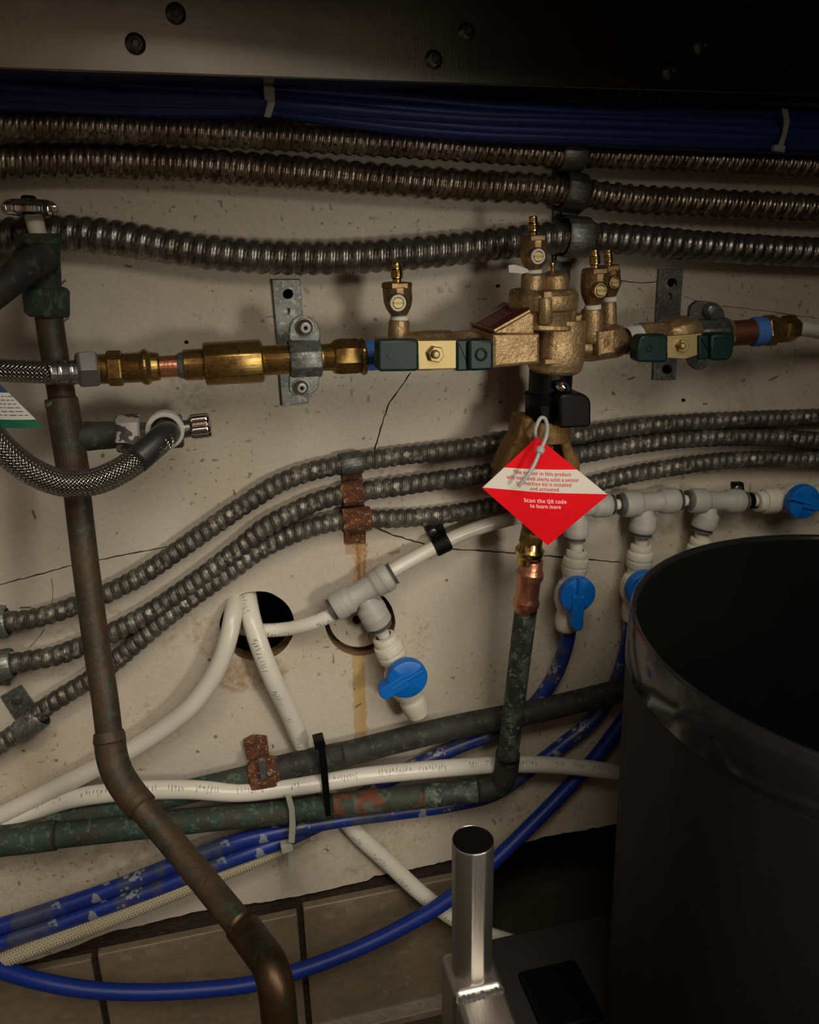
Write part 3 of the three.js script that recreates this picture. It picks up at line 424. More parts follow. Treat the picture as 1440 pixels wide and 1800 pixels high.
// ------------------------------------------------------------------ old copper riser on the left and the valve on its top
{
  const r = 0.0069, t = thing('copper_riser', 'old brown copper riser pipe standing left, with a tee and two soldered bends', 'pipe', P(500, 1800, 0.236));
  part(t, 'pipe', pipe([[84, 540, .05], [92, 600, .053], [106, 680, .058], [110, 705, .06]], r, { seg: 24, type: 'chordal' }), M.oldCopper);
  part(t, 'pipe', pipe([[134, 850, .069], [149, 980, .08], [169, 1130, .096], [184, 1225, .108], [193, 1300, .116]], r, { seg: 24 }), M.oldCopper);
  const tee = part(t, 'tee', turn([108, 700, .06], [134, 862, .07], [[0, 24], [0, 27], [0.1, 27.5], [0.9, 27.5], [1, 27], [1, 24]], 32), M.oldCopper);
  part(tee, 'solder_ring', turn([107, 700, .06], [110, 716, .0605], [[0, 24], [0, 27], [0.5, 28], [1, 27.6], [1, 26]], 32), M.patinaGrey);
  part(t, 'branch', turn([128, 768, .064], [208, 764, .05], [[0, 22], [0.22, 23], [0.3, 26], [0.5, 25], [0.75, 25], [0.95, 24], [1, 24], [1, 0]], 30), M.darkPipe);
  part(t, 'bend', pipe([[192, 1292, .115], [197, 1330, .119], [208, 1362, .124], [230, 1396, .131], [250, 1420, .137]], 0.0081, { seg: 26 }), M.oldCopper);
  part(t, 'solder_ring', turn([191, 1286, .1145], [193, 1304, .117], [[0, 24], [0, 25.5], [0.4, 26.5], [1, 28], [1, 25]], 32), M.oldCopper);
  part(t, 'pipe', pipe([[243, 1412, .135], [290, 1466, .147], [350, 1538, .168], [440, 1648, .205]], 0.0069, { seg: 24 }), M.oldCopper);
  part(t, 'bend', pipe([[425, 1628, .199], [452, 1664, .212], [474, 1696, .224], [484, 1730, .231], [492, 1800, .235], [496, 1850, .236]], 0.0082, { seg: 28 }), M.copperWorn);
  { const e = P(495, 1835, .236); part(t, 'pipe', straight(V(e.x, 0, e.z), V(e.x + 0.0005, e.y + 0.004, e.z), 0.0076, { seg: 24 }), M.oldCopper); }
  const v = thing('stop_valve', 'green corroded stop valve with a chrome wheel on top of the riser', 'valve', P(83, 556, .05));
  const D = 0.05;
  part(v, 'union_nut', turn([83, 556, D], [80, 504, D], [[0, 34], [0.06, 40], [0.9, 42], [1, 38], [1, 20]], 6, 0.3), M.patina);
  part(v, 'body', merge(turn([80, 508, D], [68, 410, D], [[0, 26], [0.15, 28], [0.6, 31], [0.82, 34], [0.84, 37], [1, 36], [1, 12]], 30), turn([72, 470, D], [40, 448, .062], [[0, 20], [1, 20]], 24)), M.patina);
  part(v, 'outlet', pipe([[84, 452, .06], [52, 466, .068], [20, 492, .076], [-50, 545, .09]], 0.0072, { seg: 24 }), M.darkPipe);
  part(v, 'stem', turn([67, 412, D], [57, 372, D], [[0, 15], [1, 15]], 24), M.fitWhite, 'white plastic stem');
  const wheel = part(v, 'hand_wheel', turn([55, 381, D], [51, 350, D], [[0, 14], [0.1, 40], [0.3, 46], [0.62, 46], [0.85, 41], [1, 30], [0.9, 12], [1, 10]], 48), M.chrome, 'chrome knurled hand wheel');
  part(wheel, 'cap_screw', turn([51, 356, D], [50, 343, D], [[0, 13], [0.7, 13], [1, 9], [1, 0]], 20), M.black);
  const ribs = []; { const a = P(55, 381, D), b = P(51, 350, D), L = a.distanceTo(b), ax = b.clone().sub(a).normalize(), s = mm(53, 365, D), q = new THREE.Quaternion().setFromUnitVectors(V(0, 1, 0), ax); for (let i = 0; i < 60; i++) { const an = i / 60 * 6.2832, g = new THREE.BoxGeometry(0.0005, L * 0.34, 0.0006); g.translate(0, L * 0.46, 46 * s); g.rotateY(an); g.applyQuaternion(q); g.translate(a.x, a.y, a.z); ribs.push(g); } }
  const kn = part(wheel, 'knurling', merge(ribs), M.chrome); kn.userData.kind = 'stuff';
}
// ------------------------------------------------------------------ angle valve on the riser tee
{
  const v = thing('angle_valve', 'angle valve with paint-flecked nut and ribbed chrome handle beside the riser', 'valve', P(290, 800, .04)), d = 0.05;
  part(v, 'hex_nut', turn([203, 763, d], [249, 761, d], [[0, 30], [0.08, 33], [0.92, 35], [1, 31], [1, 15]], 6, 0.25), M.flecked, 'nut flecked with white paint');
  part(v, 'body', merge(turn([247, 761, d], [322, 757, d], [[0, 19], [0.3, 20], [0.32, 31], [0.95, 32], [1, 28], [1, 10]], 8, 0.2)), M.galvDark);
  part(v, 'stem', turn([320, 755, d], [338, 752, d], [[0, 16], [1, 15]], 20), M.bolt);
  const h = []; for (let i = 0; i < 5; i++) { const a = i / 5 * 6.283 + 0.3; h.push([a]); }
  const A = P(334, 750, d), B = P(369, 746, d), s = mm(350, 750, d), ax = B.clone().sub(A).normalize(), q = new THREE.Quaternion().setFromUnitVectors(V(0, 1, 0), ax), L = A.distanceTo(B);
  const lobes = h.map(([a]) => { const g = new THREE.CapsuleGeometry(8.5 * s, L * 0.62, 6, 14); g.translate(0, L * 0.5, 15 * s); g.rotateY(a); g.applyQuaternion(q); g.translate(A.x, A.y, A.z); return g; });
  part(v, 'handle', merge(turn([334, 750, d], [369, 746, d], [[0, 14], [0.1, 17], [0.9, 17], [1, 13], [1.08, 9], [1.08, 0]], 24), ...lobes), M.chrome, 'ribbed chrome handle');
  part(v, 'outlet_ring', knobAt(290, 758, 0.06, 0.0725, [[0, 30], [0.7, 33.5], [1, 33], [1, 25], [0.6, 23]], 40), M.ringWhite, 'pale ring round the hose end');
}
// ------------------------------------------------------------------ braided hoses with ferrules, and a paper tag
{
  const t = thing('braided_hose', 'short straight braided steel hose crossing in front of the riser into the brass line', 'hose', P(60, 680, .07)), d = 0.0765;
  part(t, 'braid', pipe([[-90, 647, d], [-20, 650, d], [40, 653, d], [92, 655, d]], 0.0055, { seg: 28, step: 0.003 }), M.braid);
  part(t, 'ferrule', turn([82, 655, d], [137, 654, d - 0.008], [[0, 19], [0, 20.5], [0.2, 21], [0.24, 19], [0.3, 21.5], [0.55, 21.5], [0.58, 19], [0.62, 19], [0.66, 22], [0.92, 22], [1, 18]], 32), M.steel);
  part(t, 'hex_nut', turn([134, 650, .068], [173, 648, .066], [[0, 27], [0.07, 32], [0.16, 34], [0.86, 34], [0.96, 32], [1, 28], [1, 15]], 6, 0.1), M.steelDull);
  const u = thing('braided_hose', 'curved braided steel hose hanging from the angle valve, sweeping across the riser', 'hose', P(130, 870, .09));
  part(u, 'braid', pipe([[-60, 690, .1], [-25, 752, .1], [10, 793, .1], [55, 828, .1], [110, 849, .099], [165, 847, .097], [215, 826, .092], [255, 797, .086], [283, 773, .08], [295, 757, .07]], 0.0068, { seg: 30, step: 0.0025 }), M.braid);
  part(u, 'inner_sleeve', pipe([[238, 811, .0893], [262, 790, .0848], [283, 772, .0798], [296, 757, .07]], 0.00695, { seg: 28, step: 0.003 }), M.rubber);
  // paper tag: white with a blue corner, small print and a green lower edge
  const cv = document.createElement('canvas'); cv.width = 256; cv.height = 256; const c = cv.getContext('2d');
  c.fillStyle = '#cfcac0'; c.fillRect(0, 0, 256, 256); c.fillStyle = '#1c3563'; c.fillRect(0, 0, 256, 46); c.fillStyle = '#0f5f44'; c.fillRect(0, 205, 256, 51); c.fillStyle = '#3a3d42';
  for (let i = 0; i < 6; i++) for (let x = 12; x < 240;) { const w = 6 + rnd() * 22; c.fillRect(x, 66 + i * 22, w, 5); x += w + 6; }
  const map = new THREE.CanvasTexture(cv); map.colorSpace = THREE.SRGBColorSpace;
  const tg = thing('paper_tag', 'white paper tag with blue and green edges hung at the left hose', 'tag', P(20, 750, .09));
  const g = new THREE.PlaneGeometry(1, 1, 10, 6), pos = g.attributes.position, A = P(-70, 668, .103), B = P(0, 676, .103), C2 = P(78, 752, .096), D2 = P(-60, 748, .1);
  for (let i = 0; i < pos.count; i++) { const a = pos.getX(i) + 0.5, b = 0.5 - pos.getY(i), p = A.clone().lerp(B, a).lerp(D2.clone().lerp(C2, a), b); p.z += Math.sin(a * 3.1) * 0.003; pos.setXYZ(i, p.x, p.y, p.z); }
  g.computeVertexNormals(); const back = g.clone(); back.translate(0, 0, -0.0004);
  part(tg, 'card', merge(g, back), mat({ map, roughness: 0.5 }));
}
// ------------------------------------------------------------------ brass line: adapter, check valve, press fitting
{
  const d = 0.055, A = (t, n, l, list, m) => part(t, n, list, m);
  const a = thing('brass_adapter', 'threaded brass press adapter between the steel nut and the copper stub', 'fitting', P(225, 675, d));
  part(a, 'thread', turn([171, 649, d], [190, 648, d], [[0, 24], [0.05, 27], [0.15, 25], [0.25, 27], [0.35, 25], [0.5, 27.5], [0.62, 25], [0.75, 27.5], [0.88, 25], [1, 27]], 30), M.brassOld);
  part(a, 'hexagon', turn([188, 648, d], [217, 647, d], [[0, 27], [0.1, 31], [0.88, 31], [1, 27], [1, 10]], 6, 0.4), M.brassOld);
  part(a, 'sleeve', turn([215, 647, d], [282, 644, d], [[0, 24], [0.04, 26], [0.46, 26], [0.52, 29], [0.58, 31.5], [0.66, 31.5], [0.72, 28], [0.76, 25.5], [0.96, 24.5], [1, 22], [1, 15]], 34), M.brassOld);
  const c = thing('check_valve', 'dull brass in-line check valve with a thick round middle', 'valve', P(410, 680, d));
  part(c, 'copper_stub', turn([276, 645, d], [332, 642, d], [[0, 19], [1, 19.5]], 28), M.copper, 'reddish copper stub');
  part(c, 'solder_ring', turn([312, 643, d], [328, 642, d], [[0, 20], [0.4, 23], [1, 25], [1, 20]], 28), M.galv);
  part(c, 'collar', turn([322, 642, d], [364, 640, d], [[0, 21], [0.03, 27], [0.9, 27.5], [1, 30], [1, 20]], 34), M.brassOld);
  part(c, 'barrel', turn([358, 640, d], [462, 634, d], [[0, 32], [0.02, 37.5], [0.97, 38], [1, 35], [1, 20]], 44), M.brassOld);
  part(c, 'outlet', turn([460, 634, d], [566, 628, d], [[0, 25], [0.02, 26], [1, 25]], 34), M.brassOld);
  const p = thing('press_fitting', 'shiny brass press fitting between the clamp and the blue thread tape', 'fitting', P(605, 660, d));
  part(p, 'sleeve', turn([560, 629, d], [590, 627, d], [[0, 22], [0.1, 23], [0.7, 24], [1, 27], [1, 18]], 34), M.brassOld);
  part(p, 'hexagon', turn([584, 627.5, d], [634, 626, d], [[0, 26], [0.08, 31], [0.3, 33], [0.9, 32], [1, 29], [1, 18]], 8, 0.2), M.brassOld);
  part(p, 'rim', turn([632, 626, d], [642, 625, d], [[0, 30], [0.2, 33.5], [0.7, 33.5], [1, 31], [1, 18]], 34), M.brassOld);
  part(p, 'thread_tape', turn([640, 625, d], [668, 624, d], [[0, 26], [0.1, 27], [0.3, 26.2], [0.5, 27], [0.7, 26.2], [0.9, 26.6], [1, 25]], 34), M.blueTape, 'blue thread tape');
}
// ------------------------------------------------------------------ wall brackets with pipe clamps
{
  const t = thing('wall_bracket', 'galvanised bracket plate with a two-screw clamp round the brass line', 'bracket', P(510, 712, 0));
  part(t, 'plate', slab([[478, 491], [528, 491], [536, 600], [543, 709], [496, 714], [488, 610]], 0.0004, 0.0032, { holes: [circle(506.5, 517, 10.5, 10.5, 22), [[503, 543], [507, 539], [511, 543], [511.5, 549], [507, 557], [502.5, 549]]] }), M.galv);
  part(t, 'standoff', turn([520, 628, .004], [520, 628.5, .03], [[0, 12], [1, 12]], 6), M.galvDark);
  const d = 0.055;
  part(t, 'clamp_band', turn([508, 631, d], [563, 628, d], [[0, 31], [0, 33.5], [0.06, 35], [0.94, 35], [1, 33.5], [1, 31]], 40), M.galv);
  for (const [pl, x, y, r] of [[[[508, 600], [509, 572], [516, 559], [530, 554], [546, 557], [559, 568], [563, 584], [563, 600]], 537.5, 577, 15], [[[508, 660], [508, 688], [516, 696], [546, 694], [560, 684], [562, 660]], 531, 683, 13.5]]) {
    const e = part(t, 'clamp_ear', slab(pl, 0.058, 0.0605, { bevel: 0.0006, round: 0.002 }), M.galv);
    part(e, 'screw', knobAt(x, y, 0.0603, 0.0655, [[0, r + 2], [0.2, r + 2], [0.25, r - 1], [0.7, r - 2], [1, r * 0.6], [1, 3], [0.4, 2]], 26), M.steelDull);
  }
  const u = thing('wall_bracket', 'galvanised bracket plate behind the second green-handled valve, with a round clamp', 'bracket', P(1180, 670, 0));
  part(u, 'plate', slab([[1160, 473], [1202, 473], [1196, 560], [1188, 668], [1149, 669], [1154, 570]], 0.0004, 0.0032, { holes: [circle(1182, 497, 9.5, 9.5, 22), circle(1173, 649, 9.5, 9.5, 22), [[1174, 516], [1178, 513], [1182, 516], [1182, 522], [1177, 530], [1174, 522]]] }), M.galv);
  part(u, 'clamp_band', turn([1216, 592, 0.05], [1272, 588, 0.05], [[0, 27], [0, 30], [0.1, 32], [0.9, 32], [1, 30], [1, 27]], 36), M.galvDark);
  const e = part(u, 'clamp_ear', slab([[1212, 565], [1214, 540], [1226, 529], [1243, 529], [1262, 533], [1273, 546], [1276, 566]], 0.049, 0.0525, { round: 0.002 }), M.galvDark);
  part(e, 'screw', knobAt(1254, 546, 0.0523, 0.058, [[0, 13], [0.3, 13], [0.9, 8], [1, 0]], 24), M.galv);
  part(u, 'clamp_ear', slab([[1208, 620], [1212, 640], [1224, 651], [1238, 649], [1252, 634], [1250, 620]], 0.049, 0.0525, { round: 0.002 }), M.galvDark);
}
// ------------------------------------------------------------------ test cock with a slotted screw facing forward and a flare nipple on top
function testCock(label, [x, y0], [xt, y1], d, sx, sy, w, facing, tail) {   // foot and shoulder of the body, screw position, half width
  const t = thing('test_cock', label, 'valve', P(x, y0, d), 'test cocks on the brass backflow line'), hgt = y0 - y1;
  part(t, 'tape_ring', turn([x, y0 + 3, d], [x, y0 - 7, d], [[0, w * 0.5], [0.1, w * 0.62], [0.8, w * 0.62], [1, w * 0.5], [1, 0]], 26), M.whiteTape, 'white thread tape');
  part(t, 'body', turn([x, y0 - 6, d], [xt, y1 + 8, d], [[0, w * 0.5], [0.06, w * 0.62], [0.3, w * 0.88], [0.55, w], [1, w], [1, w * 0.5]], 14, 0.2), M.bronzeSmooth);
  part(t, 'hexagon', turn([xt, y1 + 10, d], [xt, y1, d], [[0, w * 0.7], [0, w * 1.06], [0.8, w * 1.06], [1, w * 0.98], [1, w * 0.3]], 6, 0.52), M.bronzeSmooth);
  const nl = 36 * w / 26;
  part(t, 'flare_nipple', turn([xt, y1 + 1, d], [xt - 1, y1 - nl, d], [[0, w * 0.3], [0.2, w * 0.3], [0.22, w * 0.42], [0.3, w * 0.38], [0.35, w * 0.44], [0.4, w * 0.38], [0.45, w * 0.44], [0.5, w * 0.38], [0.55, w * 0.44], [0.62, w * 0.42], [0.68, w * 0.33], [0.95, w * 0.31], [1, w * 0.27], [1, w * 0.14], [0.75, w * 0.12]], 28), M.brass, 'bright brass flare nipple');
  const f0 = d + w * mm(x, sy, d) * 0.55, f1 = d + w * mm(x, sy, d) * 1.2;
  const b = part(t, 'screw_boss', knobAt(sx, sy, f0, f1, [[0, w * 0.68], [0.8, w * 0.66], [0.92, w * 0.6]], 28), M.bronzeSmooth);
  part(b, 'seal_ring', knobAt(sx, sy, f1 - 0.0008, f1 + 0.0004, [[0, w * 0.57], [0.7, w * 0.56], [1, w * 0.5], [1, w * 0.4], [0.5, w * 0.38]], 30), facing ? M.whiteTape : M.bronzeSmooth);
  const h = w * 0.36, k = w * 0.045, hf = [-1, 1].map((q) => { const arc = []; for (let i = 0; i <= 12; i++) { const a = Math.asin(k / h) + (Math.PI - 2 * Math.asin(k / h)) * i / 12; arc.push([sx + Math.cos(a) * h, sy + q * Math.sin(a) * h]); } return slab(arc, f1 - 0.002, f1 + 0.0008, { bevel: 0.0002 }); });
  part(b, 'slotted_screw', merge(...hf, knobAt(sx, sy, f1 - 0.003, f1 - 0.0004, [[0, h], [1, h], [1, 0]], 20)), M.brassPlate);
  if (tail) { const g = slab(tail, d + 0.002, d + 0.0026, { bevel: 0.0001 }); part(t, 'tape_tail', g, M.whiteTape, 'loose end of white thread tape'); }
  return t;
}
// ------------------------------------------------------------------ ball valves with green-gripped handles
{
  const d = 0.055, v = thing('ball_valve', 'bronze ball valve with green-gripped straight handle left of the backflow preventer', 'valve', P(735, 655, d));
  part(v, 'body', merge(turn([662, 622, d], [702, 619, d], [[0, 20], [0, 29], [0.9, 31], [1, 28]], 8, 0.39), turn([700, 619, d], [800, 613, d], [[0, 26], [0.08, 32], [0.5, 35], [0.92, 33], [1, 27], [1, 20]], 30), turn([796, 613, d], [872, 610, d], [[0, 26], [0.04, 31], [0.4, 32], [0.5, 28], [1, 28]], 8, 0.39)), M.bronze);
  part(v, 'test_boss', turn([700, 600, d], [702, 562, d], [[0, 19], [0.9, 18.5], [1, 17], [1, 0]], 28), M.bronze);
  const h = part(v, 'handle', slab([[733, 599], [806, 598], [806, 649], [735, 651]], 0.079, 0.0825, { bevel: 0.0007 }), M.brassPlate, 'brass handle plate');
  part(h, 'grip', slab([[664, 598], [737, 597], [737, 653], [664, 654]], 0.0765, 0.0865, { bevel: 0.0015, round: 0.0028 }), M.greenGrip, 'dark green grip');
  part(h, 'grip', merge(slab([[803, 599], [829, 598], [829, 652], [803, 653]], 0.0775, 0.084, { bevel: 0.0012, round: 0.001 }), slab([[824, 598], [868, 597], [868, 651], [824, 653]], 0.0765, 0.0875, { bevel: 0.0016, round: 0.003 })), M.greenGrip, 'dark green grip');
  part(h, 'stem_nut', merge(knobAt(768, 624, 0.082, 0.0865, [[0, 15.5], [0.9, 15], [1, 13], [1, 0]], 6, 0.3), knobAt(768, 624, 0.086, 0.09, [[0, 8], [0.7, 7.5], [1, 4], [1, 0]], 20)), M.brassPlate);
  part(h, 'embossed_disc', merge(knobAt(685, 627, 0.0862, 0.0869, [[0, 5], [1, 4.6], [1, 0]], 20), knobAt(847, 624, 0.0872, 0.0886, [[0, 12], [0.6, 11.5], [1, 9], [1, 8], [0.3, 7]], 26)), M.greenGrip);
  testCock('bronze test cock on the ball valve, standing alone left of the backflow preventer', [702, 561], [698, 496], d, 700.5, 533, 26, true);

  const e = 0.05, w = thing('ball_valve', 'bronze ball valve with green-gripped handle right of the backflow preventer', 'valve', P(1205, 640, e));
  part(w, 'body', merge(turn([1118, 597, e], [1165, 594, e], [[0, 20], [0, 27], [0.3, 30], [0.9, 29], [1, 24]], 8, 0.39), turn([1160, 594, e], [1225, 590, e], [[0, 24], [0.1, 33], [0.5, 37], [0.9, 33], [1, 25], [1, 15]], 28), turn([1222, 590, e], [1284, 586, e], [[0, 25], [0.1, 28], [0.9, 28], [1, 22]], 8, 0.39)), M.bronze);
  const k = part(w, 'handle', slab([[1172, 591], [1234, 586], [1236, 622], [1204, 632], [1174, 630]], 0.076, 0.079, { bevel: 0.0006 }), M.brassPlate, 'brass handle plate');
  part(k, 'grip', slab([[1126, 590], [1176, 588], [1174, 638], [1120, 637], [1121, 612]], 0.074, 0.084, { bevel: 0.0015, round: 0.0028 }), M.greenGrip, 'dark green grip');
  part(k, 'grip', merge(slab([[1229, 590], [1256, 590], [1254, 631], [1229, 633]], 0.075, 0.081, { bevel: 0.0012, round: 0.001 }), slab([[1250, 588], [1294, 586], [1290, 622], [1282, 634], [1250, 635]], 0.073, 0.084, { bevel: 0.0016, round: 0.003 })), M.greenGrip, 'dark green grip');
  part(k, 'stem_nut', merge(knobAt(1203, 609, 0.078, 0.082, [[0, 12.5], [0.9, 12], [1, 10], [1, 0]], 6, 0.3), knobAt(1203, 609, 0.0815, 0.085, [[0, 6.5], [0.7, 6], [1, 3], [1, 0]], 20)), M.brassPlate);
  part(k, 'embossed_disc', knobAt(1142, 613, 0.0837, 0.0846, [[0, 7], [1, 6.5], [1, 5], [0, 4]], 22), M.greenGrip);
  const o = thing('copper_nipple', 'dark copper nipple with blue thread tape right of the second ball valve', 'fitting', P(1310, 612, e));
  part(o, 'pipe', turn([1276, 587, e], [1330, 583, e], [[0, 22], [1, 22]], 30), M.copperDark);
  part(o, 'thread_tape', turn([1321, 584, e], [1344, 582, e], [[0, 22.5], [0.1, 25.5], [0.3, 25], [0.5, 26], [0.7, 25], [0.9, 25.5], [1, 22]], 32), M.blueTape, 'blue thread tape');
  const z = thing('compression_fitting', 'brass compression fitting joining the white tube at the end of the line', 'fitting', P(1370, 605, e));
  part(z, 'hexagon', turn([1341, 582, e], [1372, 579, e], [[0, 22], [0.06, 27], [0.7, 27], [0.74, 22], [1, 22], [1, 10]], 6, 0.2), M.brassOld);
  part(z, 'nut', turn([1370, 579, e], [1399, 577, e], [[0, 18], [0.1, 23.5], [0.85, 23.5], [1, 20], [1, 10]], 6, 0.5), M.brassOld);
  single('water_tube', 'white plastic tube leaving the compression fitting at the right edge', 'tube', pipe([[1396, 577, e], [1420, 579, .045], [1450, 586, .035], [1530, 610, .02]], 0.0048, { seg: 20 }), M.tube);
}
// ------------------------------------------------------------------ backflow preventer
{
  const d = 0.058, v = thing('backflow_preventer', 'cast bronze backflow preventer with a stepped round bonnet in the middle of the brass line', 'valve', P(978, 655, d));
  part(v, 'body', turn([975, 655, d], [984, 560, d], [[0, 24], [0.0, 38], [0.03, 43], [0.08, 47], [0.2, 49], [0.5, 49], [0.8, 47], [1, 47], [1, 30]], 44), M.bronze);
  part(v, 'inlet', merge(slab([[866, 588], [950, 587], [950, 640], [866, 648]], 0.036, 0.0775, { bevel: 0.002 })), M.bronze);
  part(v, 'web', slab([[866, 586], [932, 549], [940, 553], [940, 588]], 0.034, 0.0755, { bevel: 0.0012 }), M.bronze);
  const cv = document.createElement('canvas'); cv.width = 256; cv.height = 128; const c = cv.getContext('2d');
  c.fillStyle = '#5c1a18'; c.fillRect(0, 0, 256, 128); c.fillStyle = '#b39a86'; c.fillRect(0, 0, 256, 36); c.fillStyle = '#5b4a40'; for (let i = 0; i < 3; i++) for (let x = 8; x < 240;) { const w = 5 + rnd() * 16; c.fillRect(x, 6 + i * 10, w, 3); x += w + 4; }
  c.fillStyle = '#c9b0a2'; for (let i = 0; i < 4; i++) for (let x = 14; x < 150 + rnd() * 60;) { const w = 5 + rnd() * 16; c.fillRect(x, 50 + i * 14, w, 3); x += w + 4; }
  const map = new THREE.CanvasTexture(cv); map.colorSpace = THREE.SRGBColorSpace;
  // rating plate lying on the sloped top of the web
  const A = P(868, 583, 0.077), B = P(934, 546, 0.077), dz = 0.043, up = V(-(B.y - A.y), B.x - A.x, 0).normalize().multiplyScalar(0.0012);
  const pl = new THREE.PlaneGeometry(1, 1, 1, 1), set = (g, off) => { const q = g.attributes.position; for (let i = 0; i < q.count; i++) { const a = q.getX(i) + 0.5, b = 0.5 - q.getY(i), p = A.clone().lerp(B, a).add(off); p.z -= dz * (1 - b); q.setXYZ(i, p.x, p.y, p.z); } g.computeVertexNormals(); return g; };
  const thick = boxAt(A.clone().lerp(B, 0.5).add(V(0, 0, -dz / 2)).addScaledVector(up, 0.1), A.distanceTo(B), 0.0022, dz, 0, 0, Math.atan2(B.y - A.y, B.x - A.x), 0.0008);
  const rp = part(v, 'plate_base', thick, M.bronzeSmooth);
  part(rp, 'rating_plate', set(pl, up.clone().multiplyScalar(1.25)), mat({ map, roughness: 0.45 }), 'dark red rating plate with a pale upper strip');
  part(v, 'flange', turn([953, 577, d], [954, 566, d], [[0, 40], [0, 55], [0.2, 58], [0.8, 58], [1, 56], [1, 40]], 44), M.bronze);
  part(v, 'bonnet', merge(turn([953, 570, d], [956, 508, d], [[0, 40], [0, 54], [0.42, 55], [0.46, 60], [0.85, 61], [1, 54], [1, 0]], 40), ...[[937, 0], [958, 1], [1003, 2]].map(([x], i) => turn([x - (i === 1 ? 0 : 4), 570, i === 1 ? d + 0.016 : d + 0.008], [x - (i === 1 ? 0 : 4), 522, i === 1 ? d + 0.016 : d + 0.008], [[0, 10], [0.06, 14], [0.9, 15], [1, 14], [1, 0]], 20))), M.bronze);
  part(v, 'cap_screw', turn([959, 524, d + 0.016], [959, 511, d + 0.016], [[0, 14], [0.85, 14], [1, 12], [1, 0]], 6, 0.5), M.bronzeSmooth);
  part(v, 'cap_screw', turn([906, 520, d - 0.002], [906, 508, d - 0.002], [[0, 11], [0.85, 11], [1, 9], [1, 0]], 6, 0.5), M.bronzeSmooth);
  part(v, 'test_boss', turn([937, 516, d], [938, 480, d], [[0, 24], [0.05, 22], [0.9, 21], [1, 18], [1, 0]], 32), M.bronze);
  const dome = part(v, 'vent_dome', turn([975, 516, d - 0.004], [974, 474, d - 0.004], [[0, 27], [0.5, 26], [0.72, 25], [0.86, 20], [0.95, 11], [1, 0]], 36), M.bronze);
  part(dome, 'vent_pin', turn([972, 478, d - 0.004], [971, 461, d - 0.004], [[0, 4], [0.5, 3.4], [0.6, 5.5], [0.9, 5.5], [1, 4], [1, 0]], 16), M.brass);
  part(v, 'side_chamber', merge(turn([1039, 604, d + 0.004], [1041, 543, d + 0.004], [[0, 10], [0.02, 18], [0.1, 21], [0.9, 20], [1, 18], [1, 0]], 32), turn([1070, 600, d - 0.012], [1070, 530, d - 0.012], [[0, 12], [0.05, 15], [0.9, 14], [1, 12], [1, 0]], 28), slab([[1006, 556], [1026, 552], [1026, 600], [1008, 612]], 0.036, 0.068, { bevel: 0.002 })), M.bronze);
  const ex = part(v, 'outlet', merge(turn([1015, 605, d - 0.004], [1092, 599, d - 0.004], [[0, 30], [0.3, 32], [0.5, 31], [0.9, 29], [1, 26], [1, 12]], 32), slab([[1051, 583], [1083, 579], [1083, 622], [1053, 627]], 0.045, 0.071, { bevel: 0.0015 })), M.bronze);
  part(ex, 'flow_letter', slab([[1063, 596], [1068, 595], [1073, 599], [1073, 606], [1069, 610], [1063, 611]], 0.0705, 0.0716, { bevel: 0.0002, holes: [[[1066, 599], [1068, 598.5], [1070, 601], [1070, 605], [1068, 607], [1066, 608]]] }), M.bronzeSmooth);
  part(v, 'outlet_thread', turn([1086, 600, .054], [1122, 597, .052], [[0, 22], [0.2, 22], [0.3, 17], [0.5, 17], [0.55, 23], [1, 24]], 30), M.brassOld);
  part(v, 'thread_tape', turn([1099, 599, .053], [1121, 597, .052], [[0, 22], [0.1, 25], [0.35, 23.5], [0.5, 26], [0.7, 24], [1, 26]], 30), M.whiteTape, 'white thread tape');
  part(v, 'cast_mark', slab([[958, 632], [1003, 630], [1003, 639], [958, 641]], 0.0705, 0.0738, { bevel: 0.0004 }), M.bronzeSmooth);
  testCock('bronze test cock standing highest, on top of the backflow bonnet', [938, 480], [938, 413], d, 947, 451, 24, true, [[894, 466], [905, 465], [926, 472], [934, 478], [920, 481], [895, 479]]);
  testCock('bronze test cock turned sideways, hidden behind its neighbour on the right shoulder', [1072, 528], [1070, 466], d - 0.013, 1082, 497, 20, false);
  testCock('bronze test cock on the right shoulder of the backflow preventer, in front of another', [1042, 542], [1046, 471], d + 0.004, 1057, 511, 24, false);
}
